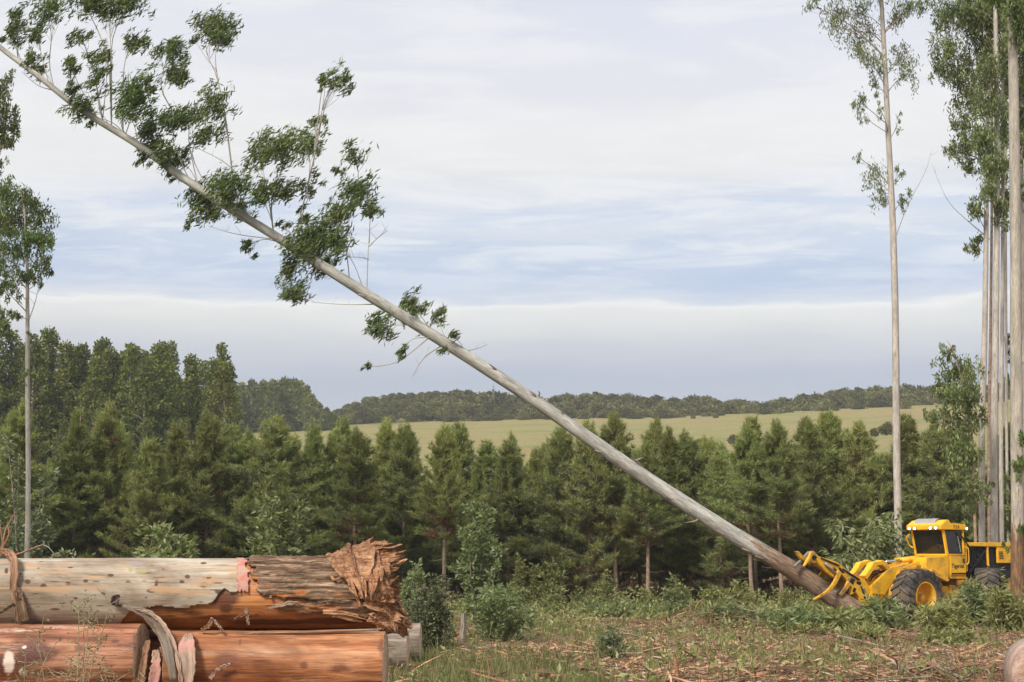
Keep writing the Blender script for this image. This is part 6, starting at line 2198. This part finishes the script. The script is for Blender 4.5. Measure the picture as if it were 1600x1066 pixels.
for pts in ([(1500, 1058), (1480, 1020), (1466, 998)], [(1490, 1038), (1470, 1030)]):
    Yq = on_ground(1500, 1058)[1]
    tw.tube(resample([at(x, y, Yq) for x, y in pts[:]], 8) - b, np.linspace(.022, .008, 8), 5)
tag(tw.build('dead_twig', M['twig'], None, loc=tuple(b)), 'bare dead twig leaning up before the flattened leafy bough at the right', 'twig')

def brush_pile(label, px0, px1, pt, pb, seed, n=60):
    rng = np.random.default_rng(seed)
    c = on_ground((px0 + px1) / 2, pb)
    k = ppm((px0 + px1) / 2, pb, c[1])
    W, H = (px1 - px0) / k, (pb - pt) / k
    c[2] = float(terrain(c[0], c[1]))
    root = thing('brush_pile', label, 'brush pile', c, 0, 'piles of broken branches on the clearing')
    for mt_, share, nm in ((M['slab'], .5, 'branches'), (M['twig'], .3, 'twigs'), (M['splint'], .2, 'bark_pieces')):
        mb = MB()
        for i in range(int(n * share)):
            q = rng.uniform(-.5, .5)
            ln = rng.uniform(.25, .9)
            p = np.array((q * W, rng.normal(0, .22), abs(rng.normal(0, .45)) * H * (1 - 1.6 * q * q)))
            d = np.array((rng.normal(0, 1), rng.normal(0, .5), rng.normal(0, .35)))
            d = unit(d) * ln * .5
            a0, a1 = p - d, p + d
            a0[2], a1[2] = max(a0[2], -.02), max(a1[2], -.02)
            mid = (a0 + a1) / 2 + rng.normal(0, .05, 3)
            r0 = rng.uniform(.008, .028)
            mb.tube(resample([a0, mid, a1], 6), np.linspace(r0, r0 * .5, 6), 5)
        kind(mb.build(nm, mt_, root), 'stuff')
    return root


brush_pile('reddish brown heap of broken branches on the litter below the leaning trunk', 1040, 1200, 955, 982, 801, 90)
brush_pile('low heap of broken branches between the dark bush and the log ends', 655, 760, 965, 1000, 802, 60)
brush_pile('small heap of bark and sticks right of the low dark bush', 985, 1075, 990, 1008, 803, 50)
brush_pile('heap of dry branches under the pines left of the bright green shrub', 690, 770, 925, 952, 804, 60)
brush_pile('brown heap of sticks on the litter before the machine', 1290, 1420, 992, 1012, 805, 70)
brush_pile('heap of bark pieces at the bottom edge left of the pale log end', 1400, 1560, 1040, 1062, 806, 70)


# sticks and bark slabs strewn about (one by one)
rr = random.Random(12)
proto_sticks = []
for i in range(5):
    rng = np.random.default_rng(700 + i)
    ln = (.9, .6, 1.3, .5, .8)[i]
    P = resample([(0, 0, .03), (ln * .5, rng.normal(0, .06), .04), (ln, rng.normal(0, .1), .05)], 8)
    V, F, T = tube_arrays(P, np.linspace((.03, .05, .025, .06, .04)[i], .014, 8), 6, .3)
    mb = MB()
    mb.add(V, [tuple(f) for f in F] + [(5, 4, 3, 2, 1, 0), tuple(range(42, 48))], 0, T)
    o = mb.build('stick', (M['slab'], M['splint'], M['stickgrey'], M['slab'], M['strip'])[i], None, smooth=True)
    tag(o, ('brown broken stick lying loose in the litter', 'pale orange splinter lying loose in the litter', 'grey weathered stick lying loose in the litter', 'short brown bark piece lying loose in the litter', 'reddish brown broken stick lying loose in the litter')[i], 'stick', 'broken sticks strewn over the clearing')
    proto_sticks.append(o)
cnt = 0
while cnt < 150:
    y = 23.5 + 34 * rr.random() ** 1.3
    x = rr.uniform(-.15, .42) * y
    if x < -.05 * y and rr.random() < .6:
        continue
    o = proto_sticks[cnt] if cnt < 5 else proto_sticks[rr.randrange(5)].copy()
    if cnt >= 5:
        COL.objects.link(o)
    s = rr.uniform(.45, 1.2)
    o.location = (x, y, float(terrain(x, y)) + rr.uniform(-.01, .03))
    o.rotation_euler = (rr.uniform(-.05, .05), rr.uniform(-.28, .1), rr.uniform(0, 6.28))
    o.scale = (s, s, s)
    cnt += 1


# ------------------------------------------------------------------ litter, grass, weeds: nobody could count these
def ground_field(n, seed, ymin=20.5, ymax=62.0, pw=1.5, xl=-.30, xr_=.50):
    rng = np.random.default_rng(seed)
    y = ymin + (ymax - ymin) * rng.random(n) ** pw
    x = rng.uniform(xl, xr_, n) * y
    return x, y, rng


def green_mask(x, y):
    return fbm(np.stack([x * .32, y * .32, 0 * x], -1), 4, 77) - .021 * x + .05 + .02 * np.clip((y - 48) / 8, 0, 1)


litter_m, n, l, b = mat('bark_litter')
g = n.new('ShaderNodeNewGeometry')
rp = ramp(n, [(0, (.075, .042, .027)), (.3, (.18, .098, .060)), (.55, (.31, .18, .115)), (.75, (.43, .265, .18)), (.9, (.48, .25, .12)), (1, (.52, .42, .33))])
l.new(g.outputs['Random Per Island'], rp.inputs[0])
l.new(rp.outputs[0], b.inputs['Base Color'])
b.inputs['Roughness'].default_value = .9
x, y, rng = ground_field(70000, 1)
sel = (green_mask(x, y) + rng.normal(0, .05, len(x))) < .50
x, y = x[sel], y[sel]
z = terrain(x, y) + rng.uniform(.0, .05, len(x))
a = rng.uniform(0, 6.28, len(x))
C = np.column_stack([x, y, z])
D = np.column_stack([np.cos(a), np.sin(a), rng.normal(0, .16, len(x))])
Nn = np.column_stack([rng.normal(0, .5, len(x)), rng.normal(0, .5, len(x)) - .3, np.ones(len(x))])
L = np.exp(rng.normal(-2.25, .55, len(x)))
V, F = leaf_arrays(C, D, Nn, L, L * rng.uniform(.10, .36, len(x)) + .008, .25, .5)
kind(obj('litter', np_mesh('litter', V, F), litter_m), 'stuff')['label'] = 'bark chips and dead leaves covering the clearing'
# grass
gm_ = leaf_mat('clearing_grass', [(0, (.06, .075, .024)), (.45, (.12, .14, .045)), (.8, (.22, .22, .09)), (1, (.34, .29, .14))], .3, .7, .1)
x, y, rng = ground_field(150000, 2, pw=1.7)
gmk = green_mask(x, y)
sel = (gmk + rng.normal(0, .05, len(x))) > .485
x, y = x[sel], y[sel]
big = np.clip((gmk[sel] - .47) * 6, .15, 1.1)
h = rng.uniform(.07, .30, len(x)) * big + (rng.random(len(x)) < .02) * rng.uniform(.2, .45, len(x))
C = np.column_stack([x, y, terrain(x, y) - .01])
D = np.column_stack([rng.normal(0, .35, len(x)), rng.normal(0, .35, len(x)), np.ones(len(x))])
V, F = needle_arrays(C, D, h, np.full(len(x), .016), rng)
kind(obj('grass', np_mesh('grass', V, F), gm_), 'stuff')['label'] = 'short olive grass in patches on the clearing'
# low green leafy growth, thickest along the foot of the pines
x, y, rng = ground_field(42000, 3, 22, 61, .8)
edge_ = np.clip((y - 44) / 10, 0, 1)
sel = rng.random(len(x)) < (.13 + .78 * edge_) * np.clip((vnoise(np.stack([x * .55, y * .55, 0 * x], -1), 91) - .38) * 4, 0, 1)
x, y = x[sel], y[sel]
k = 6
X, Yy = np.repeat(x, k), np.repeat(y, k)
hh = np.repeat(rng.uniform(.15, .95, len(x)) ** 1.3 * (.42 + .62 * np.clip((y - 44) / 10, 0, 1)), k)
q = rng.random(len(X))
C = np.column_stack([X + rng.normal(0, .12, len(X)), Yy + rng.normal(0, .12, len(X)), terrain(X, Yy) + hh * q])
D = rng.normal(0, .7, (len(X), 3)) + np.array((0, 0, .35))
L = rng.uniform(.09, .2, len(X))
V, F = leaf_arrays(C, D, rng.normal(0, .8, (len(X), 3)) + np.array((0, -.5, .7)), L, L * .38, .12)
kind(obj('undergrowth', np_mesh('undergrowth', V, F), M['leaf_weed']), 'stuff')['label'] = 'low leafy weeds along the foot of the pines'
# slash: broken twigs and bark ribbons in drifts
x, y, rng = ground_field(26000, 6, 21, 60, 1.1, -.16, .46)
sel = (vnoise(np.stack([x * .35, y * .35, 0 * x], -1), 55) + .004 * x + rng.normal(0, .08, len(x))) > .63
x, y = x[sel], y[sel]
a = rng.uniform(0, 6.28, len(x))
C = np.column_stack([x, y, terrain(x, y) + rng.uniform(0, .16, len(x))])
D = np.column_stack([np.cos(a), np.sin(a) * .7, rng.normal(.05, .26, len(x))])
L = np.exp(rng.normal(-1.65, .5, len(x)))
V, F = leaf_arrays(C, D, np.column_stack([rng.normal(0, .4, len(x)), rng.normal(0, .4, len(x)) - .6, np.ones(len(x))]), L, L * .05 + rng.uniform(.012, .04, len(x)), .3, .5)
kind(obj('slash', np_mesh('slash', V, F), litter_m), 'stuff')['label'] = 'drifts of broken twigs and bark ribbons on the clearing'
# dry stalks standing in the grass
x, y, rng = ground_field(5200, 7, 21, 56, 1.2, -.18, .44)
a = rng.normal(0, .32, (len(x), 2))
C = np.column_stack([x, y, terrain(x, y)])
D = np.column_stack([a[:, 0], a[:, 1], np.ones(len(x))])
L = rng.uniform(.25, .75, len(x))
V, F = leaf_arrays(C, D, rng.normal(size=(len(x), 3)), L, np.full(len(x), .013), .1, .5)
kind(obj('dry_stalks', np_mesh('dry_stalks', V, F), gm_), 'stuff')['label'] = 'dry stalks standing in the grass of the clearing'
# needle carpet and dead wood under the pines
x, y, rng = ground_field(30000, 4, 60, 97, 1.0, -.42, .42)
C = np.column_stack([x, y, terrain(x, y)])
D = np.column_stack([rng.normal(0, .6, len(x)), rng.normal(0, .6, len(x)), rng.random(len(x)) * .9])
L = rng.uniform(.2, 1.5, len(x)) * np.clip((y - 56) / 14, .3, 1)
V, F = leaf_arrays(C, D, rng.normal(size=(len(x), 3)), L, L * .05 + .02)
kind(obj('dead_brush', np_mesh('dead_brush', V, F), M['needle_dead']), 'stuff')['label'] = 'dead twigs and dry brush under the pines'

# ------------------------------------------------------------------ haze
HAZE = 0.0003
if HAZE:
    hz = MB()
    hz.box((-1500, -130, -3), (1500, 1500, 82))
    ho = hz.build('haze', None)
    hm_ = bpy.data.materials.new('haze_air')
    hm_.use_nodes = True
    n, l = hm_.node_tree.nodes, hm_.node_tree.links
    n.clear()
    out = n.new('ShaderNodeOutputMaterial')
    pv = n.new('ShaderNodeVolumePrincipled')
    pv.inputs['Color'].default_value = (.86, .92, 1.0, 1)
    pv.inputs['Density'].default_value = HAZE
    pv.inputs['Anisotropy'].default_value = .2
    l.new(pv.outputs[0], out.inputs['Volume'])
    ho.data.materials.append(hm_)
    kind(ho, 'stuff')
